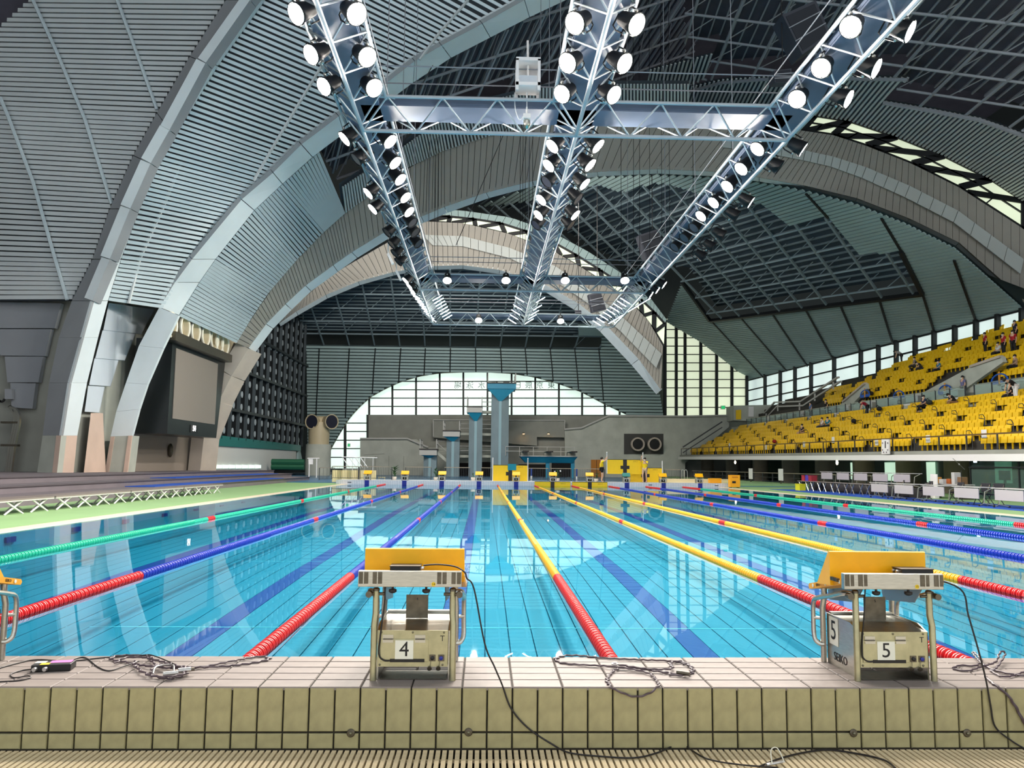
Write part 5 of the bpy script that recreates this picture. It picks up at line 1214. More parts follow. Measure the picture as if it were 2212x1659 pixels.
# rim strip above that clerestory
band('rim', 'grey rim above the diving arch windows', Yv([(915,450),(1000,455),(1100,469),(1190,500),(1270,543),(1345,592),(1402,640),(1440,690)], YDD+.2), Yv([(920,466),(1000,471),(1090,485),(1180,516),(1260,561),(1340,613),(1400,661),(1436,701)], YDD+.2), M_slatt, n=40, thick=.3, part='slat')
# far end: louvred wall above the arched window and its skylight
pF = plane3(Vector((-20,95,0)), Vector((10,95,0)), Vector((0,91.2,16)))
polyF = [(636,744),(1298,752),(1300,722),(1250,720),(1248,698),(1300,698),(1345,755),(1425,850),(1434,905),(1362,898),(1340,888),(1306,872),(1257,846),(1207,828),(1156,814),(1105,806),(1053,803),(1001,803),(950,805),(905,812),(865,824),(830,840),(798,858),(770,884),(750,908),(730,940),(712,972),(700,1005),(640,1005),(646,900)]
s4 = thing('louvre_wall', pF(900,780), 'grey louvred far wall above the arched window', None, None, kind='structure')
for a, b in lines_on(pF, polyF, Vector((1,0,0)), .38): MB().beam(a, b, .27, .10, pF.n).build('slat', M_slatt, s4)
plane_sheet(pF, polyF, MATS['teal_dark_backing'], s4, .2)
for x in (690,755,811,866,919,973,1027,1081,1134,1188,1241,1293):
    yb = arch_top(x); MB().path([pF(x, 752, .1), pF(x+(x-1000)*.02, (752+yb)/2, .1), pF(x+(x-1000)*.035, yb, .1)], .07, 5).build('seam', M_mull, s4)
MB().path([YP(x, arch_top(x)-1, 94.6) for x in range(704, 1366, 12)], .16, 6).build('arch_edge', M_steel_dark, s4)
# dark curved jamb at the left of the far louvres
band('jamb', 'dark curved jamb at the far left corner', Yv([(606,700),(625,780),(640,880),(645,1010)], 85), Yv([(636,720),(646,800),(656,900),(660,1010)], 90), M_slatt, thick=.3)
pK = plane3(pF(700,746), pF(1290,751), YP(1000,582,YDD+2))
polyK = [(636,744),(1298,752),(1300,722),(1250,720),(1248,698),(1296,698),(1240,669),(1170,626),(1078,592),(1000,581),(920,583),(851,595),(777,616),(707,645),(644,681),(620,700)]
skylight('ceiling_3', 'dark trussed skylight at the far end', pK, polyK, [(Vector((1,0,0)), 3.2, .10), (pK(973,600)-pK(973,740), 3.0, .10)], 1.8, M_skyt, M_tubet, ribs=[(Vector((1,0,0)), .8)])
slab(MB(), [pK(x, y, .3) for x, y in ((1248,699),(1304,699),(1306,721),(1250,720))], -pK.n*.2).build('hatch', M_slatt, bpy.data.objects['ceiling_3'])
# eave windows behind the stands
ex = [1617,1657,1690,1722,1757,1807,1865,1903,1942,1983,2024,2069,2115,2162,2215,2280]
etop = interp([(1610,824),(2212,670),(2290,650)])
we = thing('window_8', EV(1620,900), 'strip of tall windows behind the top of the yellow stands', None, None, kind='structure')
for i in range(len(ex)-1):
    a, b = ex[i], ex[i+1]
    ft = (0, .30, .62, 1.0)
    for f0, f1 in zip(ft, ft[1:]):
        yy = lambda x, f_: etop(x)+f_*(interp([(1610,72),(1900,92),(2212,110),(2290,112)])(x))
        V = [EV(a, yy(a,f0)), EV(b, yy(b,f0)), EV(b, yy(b,f1)), EV(a, yy(a,f1))]
        slab(MB(), V, Vector((.06,0,0))).build('pane', M_pane3, we)
        MB().beam(EV(a, yy(a,f0))+Vector((-.1,0,0)), EV(b, yy(b,f0))+Vector((-.1,0,0)), .14, .14).build('transom', M_mull, we)
    MB().beam(EV(a, etop(a)-4)+Vector((-.25,0,0)), EV(a, etop(a)+115)+Vector((-.25,0,0)), .28, .35, (1,0,0)).build('post', M_mull, we)
# outer roof so that no sky shows between the shells
MB().box(-41, 61, -15, 101, 46, 46.5).build('ceiling_4', M_sky, kind='structure')
MB().box(-41, 61, 100.5, 101, -.5, 46).build('wall_far', MATS['dark_far_plaster'], kind='structure')
# ================================================================ lighting trusses, lamps, hanging gear
M_truss = mat('pale_grey_truss_tube', (178,184,190), .4, .2); M_plate = mat('blue_grey_catwalk_soffit', (92,104,126), .55, noise=.06, nscale=.5)
ZB, ZU, HW = 11.5, 12.25, .75
TX = {'left': -7.25, 'middle': -.72, 'right': 5.85}; Y0T, Y1T, PT = -11.2, 53.4, 1.55
def truss(name, label, A, Bp, n, group, sidev):
    """triangular truss from A to Bp (bottom chord), sidev = unit vector across"""
    t = thing('lighting_truss' if 'cross' not in name else 'cross_truss', A, label, 'truss', group)
    up = Vector((0,0,ZU-ZB)); s = sidev*HW
    MB().tube(A, Bp, .065, 8).build('bottom_chord', M_truss, t, True)
    for k in (-1, 1): MB().tube(A+up+s*k, Bp+up+s*k, .055, 8).build('top_chord', M_truss, t, True)
    d = (Bp-A)/n
    for i in range(n+1):
        p = A+d*i
        for k in (-1, 1):
            for h in (-.5, .5):
                q = A+d*(i+h)+up+s*k
                if -.01 <= i+h <= n+.01: MB().tube(p, q, .03, 5).build('diagonal', M_truss, t)
        if i < n:
            q = A+d*(i+.5)+up; MB().tube(q-s, q+s, .03, 5).build('cross_tube', M_truss, t)
            if i % 2 == 0: MB().tube(q-s, q+d*1.0+s, .02, 4).build('brace', M_truss, t)
    a, b = A+Vector((0,0,.55)), Bp+Vector((0,0,.55)); w = sidev*.56
    slab(MB(), [a-w, b-w, b+w, a+w], Vector((0,0,.10))).build('catwalk_plate', M_plate, t)
    for k in (-1, 1): MB().beam(a+w*k+Vector((0,0,.16)), b+w*k+Vector((0,0,.16)), .03, .2).build('kick_board', M_plate, t)
    for k in (-1, 1): MB().tube(a+w*k+Vector((0,0,1.25)), b+w*k+Vector((0,0,1.25)), .022, 4).build('guard_wire', M_tubeg, t)
    return t
for nm in ('left', 'middle', 'right'):
    truss(nm, 'long %s lighting truss running along the pool' % nm, Vector((TX[nm], Y0T, ZB)), Vector((TX[nm], Y1T, ZB)), int((Y1T-Y0T)/PT), 'lighting trusses over the pool', Vector((1,0,0)))
for yy, nm in ((19.15, 'nearest'), (41.6, 'middle'), (53.4, 'farthest')):
    truss('cross', '%s cross truss linking the three lighting trusses' % nm, Vector((TX['left'], yy, ZB)), Vector((TX['right'], yy, ZB)), 8, 'cross trusses', Vector((0,1,0)))
M_lens = mat('lit_lamp_lens', (255,248,236), .5, emit=((255,247,236), LAMP_L)); M_tubeL = mat('lit_tube_lens', (250,255,240), .5, emit=((248,255,240), LAMP_L*.35))
M_lens.cycles.emission_sampling = 'FRONT'; M_tubeL.cycles.emission_sampling = 'FRONT'
M_dead = mat('dark_lamp_lens', (60,62,70), .15); M_house = mat('black_lamp_housing', (20,20,24), .5)
house_me = MB().lathe([(.10,.52),(.17,.50),(.20,.30),(.25,.06),(.27,.0),(.235,.0),(.235,.03)], 16).mesh('housing', M_house, True)
lens_me = MB().add([(.23*math.cos(-k*PI/6), .23*math.sin(-k*PI/6), .012) for k in range(12)], [tuple(range(12))]).mesh('lens', M_lens, fix=False); dead_me = MB().lathe([(.23,.012),(.12,.05),(.01,.06)], 16).mesh('lens', M_dead, True)
ring_me = MB().path([(.262*math.cos(a*PI/9), .262*math.sin(a*PI/9), 0) for a in range(18)], .016, 5, closed=True).mesh('rim', M_house, True)
knob_me = MB().sphere((0,0,0), .05, 8, 6).mesh('bolt', M_conn, True)
yoke_me = MB().path([(-.30,0,.22),(-.30,0,.50),(-.22,0,.66),(.22,0,.66),(.30,0,.50),(.30,0,.22)], .022, 5).mesh('yoke', M_house)
def flood(px, py, side, lit, label, z=11.6, aim=None):
    p = ZP(px, py, z); v = Vector(aim or ((1.4 if side > 0 and px > 1400 else .95)*side, -.9 if py < 260 else -.3, -1)).normalized()
    t = thing('floodlight', p, label, 'floodlight', 'floodlights hung along the trusses')
    q = (-v).to_track_quat('Z', 'X'); t.rotation_mode = 'QUATERNION'; t.rotation_quaternion = q
    inst('housing', house_me, t); inst('lens', lens_me if lit else dead_me, t); inst('rim', ring_me, t); inst('yoke', yoke_me, t)
    for s in (-1, 1): inst('bolt', knob_me, t, (.27*s, 0, .22))
    return t
ordw = ['first', 'second', 'third', 'fourth', 'fifth', 'sixth', 'seventh', 'eighth', 'ninth', 'tenth', 'eleventh', 'twelfth', 'thirteenth', 'fourteenth']
ROWS = [('left', 'outer left', -1, [(640,30,1),(672,118,1),(700,187,1),(744,300,1),(768,345,0),(795,418,1),(805,452,1),(835,503,0),(845,528,0),(852,548,0),(860,566,0),(876,607,1),(884,619,1),(891,630,1)]),
        ('left', 'inner right', 1, [(770,30,1),(793,123,1),(808,190,1),(843,306,1),(854,352,1),(865,388,1),(876,427,1),(884,458,1),(892,482,0),(898,503,0),(905,527,0)]),
        ('middle', 'left', -1, [(1242,50,1),(1226,136,1),(1214,203,1),(1193,316,1),(1185,358,1),(1180,394,0),(1169,432,1),(1163,465,1),(1157,487,0)]),
        ('middle', 'right', 1, [(1375,53,1),(1349,137,1),(1326,205,1),(1292,316,1),(1275,357,1),(1263,398,1),(1250,430,0),(1243,465,1),(1234,487,0)]),
        ('right', 'inner left', -1, [(1838,58,1),(1774,147,1),(1722,214,1),(1636,322,1),(1601,365,1),(1571,403,1),(1541,438,1),(1514,467,1),(1498,493,0),(1477,515,0),(1456,535,0)]),
        ('right', 'outer right', 1, [(1966,68,1),(1893,148,1),(1833,214,1),(1735,323,1),(1684,362,0),(1622,438,1),(1593,468,0),(1563,510,0),(1541,535,0),(1522,556,0),(1435,616,1),(1421,627,1),(1407,637,1)])]
for nm, sd, s, L in ROWS:
    for k, (x, y, lit) in enumerate(L):
        flood(x, y, s, lit, '%s floodlight on the %s side of the %s truss, %s from the camera' % ('lit' if lit else 'unlit', sd, nm, ordw[k]))
for nm in TX:      # the rows go on overhead, behind the picture's upper edge
    for s, sd in ((-1, 'left'), (1, 'right')):
        for k in range(2):
            p = Vector((TX[nm]+.72*s, 10.2-4.6*k, 11.6)); x, y, _d = proj(p)
            flood(x, y, s, 1, 'lit floodlight above the near end on the %s side of the %s truss, %s overhead' % (sd, nm, ordw[k]))
for k, px in enumerate((966,1093,1221,1350)): flood(px, 606, 0, 1, 'lit floodlight on the middle cross truss, %s from the left' % ordw[k], 11.75, (0,-.75,-1))
for k, (px, py) in enumerate(((1034,692),(1211,694))): flood(px, py, 0, 1, '%s lit floodlight on the farthest cross truss' % ('left' if k == 0 else 'right'), 11.55, (0,-.75,-1))
# unseen floodlights added behind the big arch to brighten the diving end
for k in range(20):
    X = -15.5+k*1.0; q = poly_at(Yv(Cs, 52.0), .0)
    pts = Yv(Cs, 52.0); z = next((a.z+(b.z-a.z)*(X-a.x)/(b.x-a.x) for a, b in zip(pts, pts[1:]) if a.x <= X <= b.x), 18)+.9
    p = Vector((X, 52.6, z)); x, y, _d = proj(p)
    t = flood(x, y, 0, 1, 'added fill floodlight behind the big arch, %s from the left' % ORD[k], z, (0, 1, -.55)); t.location = p
# linear lamps at the far half
bar_h = MB().box(-.34, .34, -.06, .06, .02, .08).mesh('housing', M_plate); bar_l = MB().add([(-.32,-.042,0),(-.32,.042,0),(.32,.042,0),(.32,-.042,0)], [(0,1,2,3)]).mesh('tube', M_tubeL, fix=False)
stem_me = MB().tube((0,0,.1), (0,0,.72), .02, 5).mesh('stem', M_truss)
BARS = [('left', 'outer left', -1, [(897+i*4.6, 639+i*6.4) for i in range(9)]), ('left', 'inner right', 1, [(945+i*3.2, 644+i*6.0) for i in range(8)]),
        ('middle', 'left', -1, [(1122,647),(1118,664),(1114,675),(1110,685),(1106,694)]), ('middle', 'right', 1, [(1168,648),(1161,665),(1155,676),(1150,685),(1144,694)]),
        ('right', 'inner left', -1, [(1350-i*7.6, 650+i*6.0) for i in range(9)]), ('right', 'outer right', 1, [(1396-i*9.2, 650+i*5.6) for i in range(9)])]
for nm, sd, s, L in BARS:
    for k, (x, y) in enumerate(L):
        p = ZP(x, y, 11.62); t = thing('linear_lamp', p, 'bright linear lamp on the %s side of the %s truss, %s of its row' % (sd, nm, ordw[k]), 'lamp', 'linear lamps at the far half of the trusses')
        t.rotation_euler = (0, -.55*s if s else 0, 0); inst('housing', bar_h, t); inst('tube', bar_l, t); inst('stem', stem_me, t)
# truss hangers up to the roof
for k, (x, y) in enumerate([(TX[a], yy) for a in TX for yy in (9, 14.5, 24.5, 30, 36, 47)]):
    o = MB().tube((x, y, ZU), (x, y, 46), .018, 4).build('hanger_wire', M_tubeg); tag(o, 'thin %s hanger wire of the %s lighting truss' % (ORD[k % 6], list(TX)[k//6]), 'wire', 'hanger wires')
for k, (px, pt, pb) in enumerate(((925,385,600),(938,360,600),(945,330,600),(1123,300,600),(1129,300,600),(1134,300,600),(1143,300,600),(1150,300,600),(1342,300,600),(1369,300,590),(1382,300,590),(1404,300,580),(1430,300,560),(1447,300,540),(1498,290,500))):
    a, b = YP(px, pt, 48), YP(px, pb, 48); a.z = pR2.o.z+(-1.4-pR2.n.x*(a.x-pR2.o.x)-pR2.n.y*(48-pR2.o.y))/pR2.n.z; o = MB().tube(a, b, .016, 4).build('stage_wire', M_house); tag(o, '%s dark wire from the left hanging before the big arch' % ORD[k], 'wire', 'dark wires')
o = MB().tube(YP(1012,0,40), YP(905,195,40), .03, 5).build('stay_cable', M_house); tag(o, 'slanting dark cable at upper left of the cross truss', 'cable')
o = MB().tube(YP(1135,180,47), YP(985,530,47), .025, 5).build('stay_cable', M_house); tag(o, 'slanting dark cable in front of the big arch', 'cable')
# projector cradle and dome camera in the middle of the nearest cross truss
cg = thing('equipment_cradle', YP(1140,200,18.6), 'white open frame box standing on the nearest cross truss', 'frame box')
c0, c1 = YP(1117,138,18.6), YP(1163,192,18.6)
for x in (c0.x, c1.x):
    for y in (18.3, 18.9): MB().box(x-.04, x+.04, y-.04, y+.04, c1.z-.2, c0.z).build('post', M_white_pl, cg)
for z in (c0.z, c1.z): MB().box(c0.x-.04, c1.x+.04, 18.26, 18.94, z-.05, z+.05).build('shelf', M_white_pl, cg)
MB().box(c0.x, c1.x, 18.88, 18.92, (c0.z+c1.z)/2, c0.z).build('back_panel', M_white_pl, cg); MB().box(c0.x+.05, c1.x-.05, 18.4, 18.8, c1.z+.02, c1.z+.32).build('device', M_panelw, cg)
MB().tube(YP(1140,190,18.6), YP(1140,88,18.6), .035, 6).build('mast', M_white_pl, cg)
dcam = thing('dome_camera', YP(1138,262,18.6), 'silver dome camera hanging below the nearest cross truss', 'camera')
MB().tube(YP(1138,200,18.6), YP(1138,246,18.6), .03, 6).build('stem', M_white_pl, dcam); pcn = YP(1138,270,18.6)
MB().box(pcn.x-.11, pcn.x+.11, 18.45, 18.75, pcn.z+.16, pcn.z+.30).build('mount', M_white_pl, dcam)
MB().lathe([(.05,.16),(.10,.13),(.11,.03),(.10,-.02),(.05,-.10),(.01,-.12)], 14, Matrix.Translation(pcn)).build('dome', M_steel, dcam, True)
MB().path(smooth_pts([YP(1112,200,18.5), YP(1113,235,18.5), YP(1122,258,18.5), YP(1131,250,18.5)], 5), .015, 5).build('cable', M_white_pl, dcam, True)
# hanging loudspeakers
M_spk = mat('dark_grey_speaker', (64,66,76), .7); M_spkg = mat('speaker_grille', (44,46,54), .8)
def speaker(pts, Y, depth, label):
    t = thing('loudspeaker', YP(*pts[0], Y), label, 'loudspeaker', 'loudspeakers hung from the roof')
    slab(MB(), Yv(pts, Y), Vector((.0,depth,.15))).build('cabinet', M_spk, t); n = len(pts)
    cxp = sum(p[0] for p in pts)/n; cyp = sum(p[1] for p in pts)/n
    slab(MB(), Yv([(cxp+(x-cxp)*.86, cyp+(y-cyp)*.86) for x, y in pts], Y-.03), Vector((0,.05,0))).build('grille', M_spkg, t)
    for f_ in (.33, .66): 
        a = YP(pts[0][0]+(pts[-1][0]-pts[0][0])*f_, pts[0][1]+(pts[-1][1]-pts[0][1])*f_, Y-.05); b = YP(pts[1][0]+(pts[2][0]-pts[1][0])*f_, pts[1][1]+(pts[2][1]-pts[1][1])*f_, Y-.05)
        MB().beam(a, b, .03, .05).build('seam', M_tubeg, t)
    top = YP(cxp, min(p[1] for p in pts), Y+depth/2); MB().tube(top, top+Vector((0,0,9)), .03, 5).build('cable', M_house, t)
speaker([(1690,32),(1762,0),(1795,75),(1733,118)], 33, 1.4, 'big curved loudspeaker cluster behind the right truss')
speaker([(1672,152),(1710,148),(1708,178),(1674,178)], 33, .8, 'small dark loudspeaker below the roof at right')
speaker([(1380,508),(1420,495),(1440,540),(1396,560)], 56, 1.4, 'grey loudspeaker cluster hung beyond the right truss')
speaker([(1272,636),(1298,630),(1310,668),(1280,675)], 60, 1.2, 'dark loudspeaker hung left of the right truss end')
speaker([(1243,672),(1256,672),(1256,682),(1243,682)], 56, .4, 'tiny black loudspeaker on the farthest cross truss')
# small white hanging fixtures near the left truss
for k, (px, py) in enumerate(((838,548),(856,585))):
    p = ZP(px, py, 11.3); t = thing('spot_fixture', p, 'small white slanted fixture under the left truss, %s' % ('nearer' if k == 0 else 'farther'), 'fixture', 'white fixtures')
    MB().beam(p, p+Vector((.25,0,-.5)), .2, .12).build('plate', M_white_pl, t); MB().tube(p, p+Vector((0,0,.8)), .03, 5).build('stem', M_white_pl, t)
# ================================================================ right side: grandstand
M_seat = mat('yellow_plastic_seat', (255,206,20), .4, noise=.05, nscale=3); M_riser = mat('dark_stand_step', (64,62,58), .8, noise=.1, nscale=.8)
YS0, YS1 = 27.0, 92.0
zo = lambda Y: .008*(Y-32)
LROWS = [(21.0+.83*r, 2.34+.45*r) for r in range(7)]; UROWS = [(28.6+.70*r, 6.75+.50*r) for r in range(10)]
gs = thing('grandstand', (20, 60, 2.2), 'concrete grandstand carrying the rows of yellow seats', None, None, kind='structure')
def run(x0, x1, z0, z1, m, name, ya=YS0, yb=YS1, parent=gs):
    V = [(x0,ya,z0+zo(ya)),(x1,ya,z0+zo(ya)),(x1,ya,z1+zo(ya)),(x0,ya,z1+zo(ya))]; V += [(x0,yb,z0+zo(yb)),(x1,yb,z0+zo(yb)),(x1,yb,z1+zo(yb)),(x0,yb,z1+zo(yb))]
    return MB().add(V, [(3,2,1,0),(4,5,6,7),(0,1,5,4),(1,2,6,5),(2,3,7,6),(3,0,4,7)]).build(name, m, parent)
for x, z in LROWS: run(x-.35, x+.50, z-.5, z, M_riser, 'tier_step')
run(26.4, 28.3, 4.6, 5.70, M_conc, 'aisle_floor'); run(28.2, 28.5, 5.0, 6.75, M_conc, 'upper_front_wall')
for x, z in UROWS: run(x-.25, x+.46, z-.55, z, M_riser, 'tier_step')
run(19.9, 30.0, 1.85, 2.0, M_conc, 'underside')
fb = run(19.85, 20.05, 1.78, 2.10, M_white_pl, 'front_beam'); run(20.05, 20.6, 1.95, 2.3, M_concd, 'front_wall')
# safety rail along the front of the stand
sr = thing('stand_railing', (20.3, 60, 2.3), 'bronze safety railing with glass along the front of the stand', 'railing')
a, b = Vector((20.25, YS0, 3.05+zo(YS0))), Vector((20.25, YS1, 3.05+zo(YS1)))
MB().beam(a, b, .08, .07).build('handrail', mat('bronze_rail', (120,92,56), .4, .5), sr)
for k in range(28):
    y = YS0+(YS1-YS0)*k/27; MB().box(20.22, 20.28, y-.03, y+.03, 2.0+zo(y), 3.05+zo(y)).build('post', M_railbar, sr)
# seats
sm = MB()
def seat_geo(mb, M=Matrix.Identity(4)):
    P = lambda pts, f: [M @ Vector(p) for p in pts]
    # back: slightly curved shell ; pan ; bracket. local: -x faces the pool
    def bx(x0,x1,y0,y1,z0,z1,tilt=0):
        q = [(x0,y0,z0),(x1,y0,z0),(x1,y1,z0),(x0,y1,z0),(x0+tilt,y0,z1),(x1+tilt,y0,z1),(x1+tilt,y1,z1),(x0+tilt,y1,z1)]
        mb.add([M @ Vector(p) for p in q], [(3,2,1,0),(4,5,6,7),(0,1,5,4),(1,2,6,5),(2,3,7,6),(3,0,4,7)])
    bx(.10,.15,-.235,.235,.34,.76,.10); bx(-.02,.08,-.22,.22,.30,.60,.03); bx(.03,.10,-.02,.02,0,.31)
seat_geo(sm); seat_me = sm.mesh('stadium_seat', M_seat)
cand = []
for r, (x, z) in enumerate(LROWS):
    k = 0; y = YS0+2+.18*(r % 2)
    while y < YS1-1-(.4*r):
        gap = (k+4*r) % 11
        if gap not in (0, 1): cand.append((x+.1, y, z+zo(y), 0, r))
        y += .52; k += 1
for r, (x, z) in enumerate(UROWS):
    k = 0; y = 38+.1*(r % 3)
    while y < YS1-10-(9-r)*1.2 if r < 4 else y < YS1-20-r*1.0:
        gap = (k+5*r) % 12
        if gap not in (0, 1): cand.append((x+.05, y, z+zo(y), 1, r))
        y += .54; k += 1
vis = [c for c in cand if -40 < proj(c[:3])[0] < IMW+30]
# vomitory walls hide a few upper seats: leave a clearing there
VOM = [(47.0, 53.0, 2), (62.5, 67.0, 1)]
vis = [c for c in vis if not (c[3] == 1 and any(y0 < c[1] < y1+ (0) and c[4] <= rr for y0, y1, rr in VOM))]
vis.sort(key=lambda c: proj(c[:3])[2])
out_ = [c for c in cand if IMW+30 <= proj(c[:3])[0] < IMW+500]
low = [c for c in vis if c[3] == 0]; upp = [c for c in vis if c[3] == 1]
for tier, L, n, word in ((0, low, 200, 'lower'), (1, upp, 100, 'upper')):
    rest = {}; cnt = {}
    for c in out_:
        if c[3] == tier: rest.setdefault(c[4], []).append(c[:3])
    for i, (x, y, z, tr_, r) in enumerate(L):
        if i < n:
            o = inst('stadium_seat', seat_me, None, (x, y, z)); cnt[r] = cnt.get(r, -1)+1; tag(o, '%s yellow seat from the right edge in %s row of the %s tier' % (ORD[min(cnt[r], 49)], ordw[r], word), 'seat', 'seats in the %s tier' % word)
        else: rest.setdefault(r, []).append((x, y, z))
    mb = MB()
    for r, pts in rest.items():
        for p in pts: seat_geo(mb, Matrix.Translation(p))
    o = mb.build('stadium_seats', M_seat); tag(o, 'mass of yellow seats farther along the %s tier' % word, 'seats', kind='stuff')
# aisle hand loops
lp = MB().path([(0,0,0),(0,0,.8),(.10,0,.95),(.28,0,.92),(.30,0,.75),(.05,0,.72)], .022, 5).mesh('hand_loop', M_railbar)
for r, (x, z) in enumerate(LROWS):
    lc = 0
    for k in range(60):
        y = YS0+2+.18*(r % 2)+.52*(11*k-4*r)-.25
        if YS0+4 < y < 75: o = inst('hand_loop', lp, None, (x-.3, y, z+zo(y)), (0,0,PI)); tag(o, '%s brown hand loop from the right in %s row of the lower tier' % (ORD[lc], ordw[r]), 'handrail', 'hand loops in the stand'); lc += 1
# vomitory walls
def stand_pt(px, py, tier):
    x, z = (LROWS if tier == 0 else UROWS)[0]; sl_ = (.45/.83 if tier == 0 else .50/.70); X = x
    for _ in range(25):
        p = XP(px, py, X); X = X+.5*((p.z-zo(p.y)-z)/sl_+x-X)
    rows = LROWS if tier == 0 else UROWS; r = min(len(rows)-1, max(0, round((X-x)/(.83 if tier == 0 else .70))))
    p = XP(px, py, rows[r][0]); return Vector((rows[r][0], p.y, rows[r][1]+zo(p.y)))
for k, P in enumerate(([(1990,850),(2098,792),(2163,770),(2167,782),(2045,868),(1992,868)], [(1780,902),(1822,868),(1870,828),(1872,840),(1830,885),(1790,905)])):
    t = thing('vomitory_wall', XP(*P[0], 28.1), 'grey concrete stair wall among the upper seats, %s' % ('nearer one' if k == 0 else 'farther one'), None, None, kind='structure')
    slab(MB(), [XP(x, y, 28.0) for x, y in P], Vector((.25,0,0))).build('wall_slab', M_conc, t)
    MB().beam(XP(P[1][0], P[1][1], 28.0), XP(P[2][0], P[2][1], 28.0), .3, .15).build('coping', M_concl, t)
# glass barrier and white tables on the cross aisle
M_gl = glass_mat('clear_barrier_glass', (225,238,236), .86); XA = 26.45
segs = [(1612,1655,'farthest'), (1662,1727,'sixth'), (1738,1826,'fifth'), (1838,1880,'fourth'), (1893,1976,'third'), (1992,2086,'second'), (2106,2230,'nearest')]
for x0, x1, w_ in segs:
    ya, yb = XP(x1, 870, XA).y, XP(x0, 870, XA).y; za = 5.70
    t = thing('glass_barrier', (XA, (ya+yb)/2, za+zo(ya)), '%s stretch of glass barrier along the middle aisle' % w_, 'barrier', 'glass barriers on the middle aisle')
    n = max(2, int((yb-ya)/1.6))
    MB().beam((XA,ya,za+.75+zo(ya)), (XA,yb,za+.75+zo(yb)), .05, .05).build('top_rail', M_steel, t); MB().beam((XA,ya,za+.06+zo(ya)), (XA,yb,za+.06+zo(yb)), .08, .10).build('kerb', M_white_pl, t)
    for k in range(n+1):
        y = ya+(yb-ya)*k/n; MB().box(XA-.03, XA+.03, y-.03, y+.03, za+zo(y), za+.78+zo(y)).build('post', M_railbar, t)
        if k < n: y2 = ya+(yb-ya)*(k+1)/n; slab(MB(), [Vector((XA,y+.05,za+.12+zo(y))), Vector((XA,y2-.05,za+.12+zo(y2))), Vector((XA,y2-.05,za+.70+zo(y2))), Vector((XA,y+.05,za+.70+zo(y)))], Vector((.02,0,0))).build('pane', M_gl, t)
    m = max(1, int((yb-ya)/2.6))
    for k in range(m):
        y = ya+(yb-ya)*(k+.5)/m
        tb_ = thing('aisle_table', (27.2, y, za+zo(y)), '%s white table from the right behind the %s glass barrier' % (ORD[k], w_), 'table', 'white tables on the middle aisle')
        MB().box(26.95, 27.5, y-.85, y+.85, za+zo(y)+.68, za+zo(y)+.72).build('top', M_white_pl, tb_); MB().box(26.97, 27.0, y-.8, y+.8, za+zo(y)+.30, za+zo(y)+.66).build('front_panel', M_white_pl, tb_)
        for s in (-.75, .75): MB().box(27.0, 27.45, y+s-.02, y+s+.02, za+zo(y), za+zo(y)+.68).build('leg', M_steel, tb_)
# blue emblem boards on the aisle wall
M_blue = mat('blue_emblem', (30,90,190), .5); M_orange = mat('orange_torch', (220,150,40), .5)
for k, (px, py) in enumerate(((1869,853),(1942,856),(2042,845),(2160,822))):
    c = XP(px, py, 27.85); t = thing('emblem_board', c, 'blue arched emblem on the aisle wall, %s from the camera' % ordw[3-k], 'sign', 'emblem boards in the stand')
    MB().path([c+Vector((-.02, 0.8*math.cos(a*PI/12), .5*math.sin(a*PI/12)-.1)) for a in range(13)], .05, 5).build('arch', M_blue, t)
    MB().beam(c+Vector((-.03,0,-.2)), c+Vector((-.03,0,.55)), .14, .04, (1,0,0)).build('torch', M_orange, t)
    for q in (-.65, -.42, -.2, .2, .42, .65): MB().box(c.x-.05, c.x, c.y+q-.1, c.y+q+.1, c.z-.2, c.z+.02+.12*(q % .5 == 0)).build('letter_block', M_blue, t)
# pale stair rails at the far end of the stand, little room with yellow door
hr = thing('stair_handrail', XP(1700,875,29), 'pale double handrail of the stair at the far end of the stand', 'handrail')
for off in (0, 9):
    for p, q in zip(((1651,893),(1673,869),(1730,867),(1808,816)), ((1673,869),(1730,867),(1808,816),(1812,815))): MB().beam(XP(p[0]+off*.6, p[1]+off, 29), XP(q[0]+off*.6, q[1]+off, 29), .16, .16).build('rail', M_paleRail, hr)
for px, py in ((1655,893),(1680,872),(1727,870),(1760,850),(1800,825)): MB().beam(XP(px,py,29), XP(px,py+16,29), .12, .12).build('post', M_paleRail, hr)
bt = thing('stand_booth', YP(1620,905,90), 'grey room with a yellow door at the far end of the stand', None, None, kind='structure')
slab(MB(), Yv([(1585,876),(1690,874),(1690,912),(1585,908)], 90), Vector((0,3,0))).build('walls', M_conc, bt); slab(MB(), Yv([(1590,886),(1601,885),(1601,906),(1590,906)], 89.9), Vector((0,.1,0))).build('door', M_pad, bt); slab(MB(), Yv([(1617,878),(1628,878),(1628,900),(1617,900)], 89.9), Vector((0,.1,0))).build('column', M_white_pl, bt)
ex_ = thing('exit_sign', YP(1562,880,94), 'small green exit sign in the tall far window', 'sign'); slab(MB(), Yv([(1559,877),(1566,877),(1566,883),(1559,883)], 94.5), Vector((0,.1,0))).build('face', MATS['green_sign_face'], ex_); slab(MB(), Yv([(1558,876),(1567,876),(1567,884),(1558,884)], 94.6), Vector((0,.4,0))).build('case', M_white_pl, ex_)
dr = thing('side_rail', YP(1500,960,93), 'dark diagonal rail at the far end of the lower seats', 'handrail'); MB().beam(YP(1475,966,88), YP(1560,911,88), .14, .14).build('rail', M_railbar, dr); MB().beam(YP(1475,978,88), YP(1560,923,88), .1, .1).build('rail', M_railbar, dr)
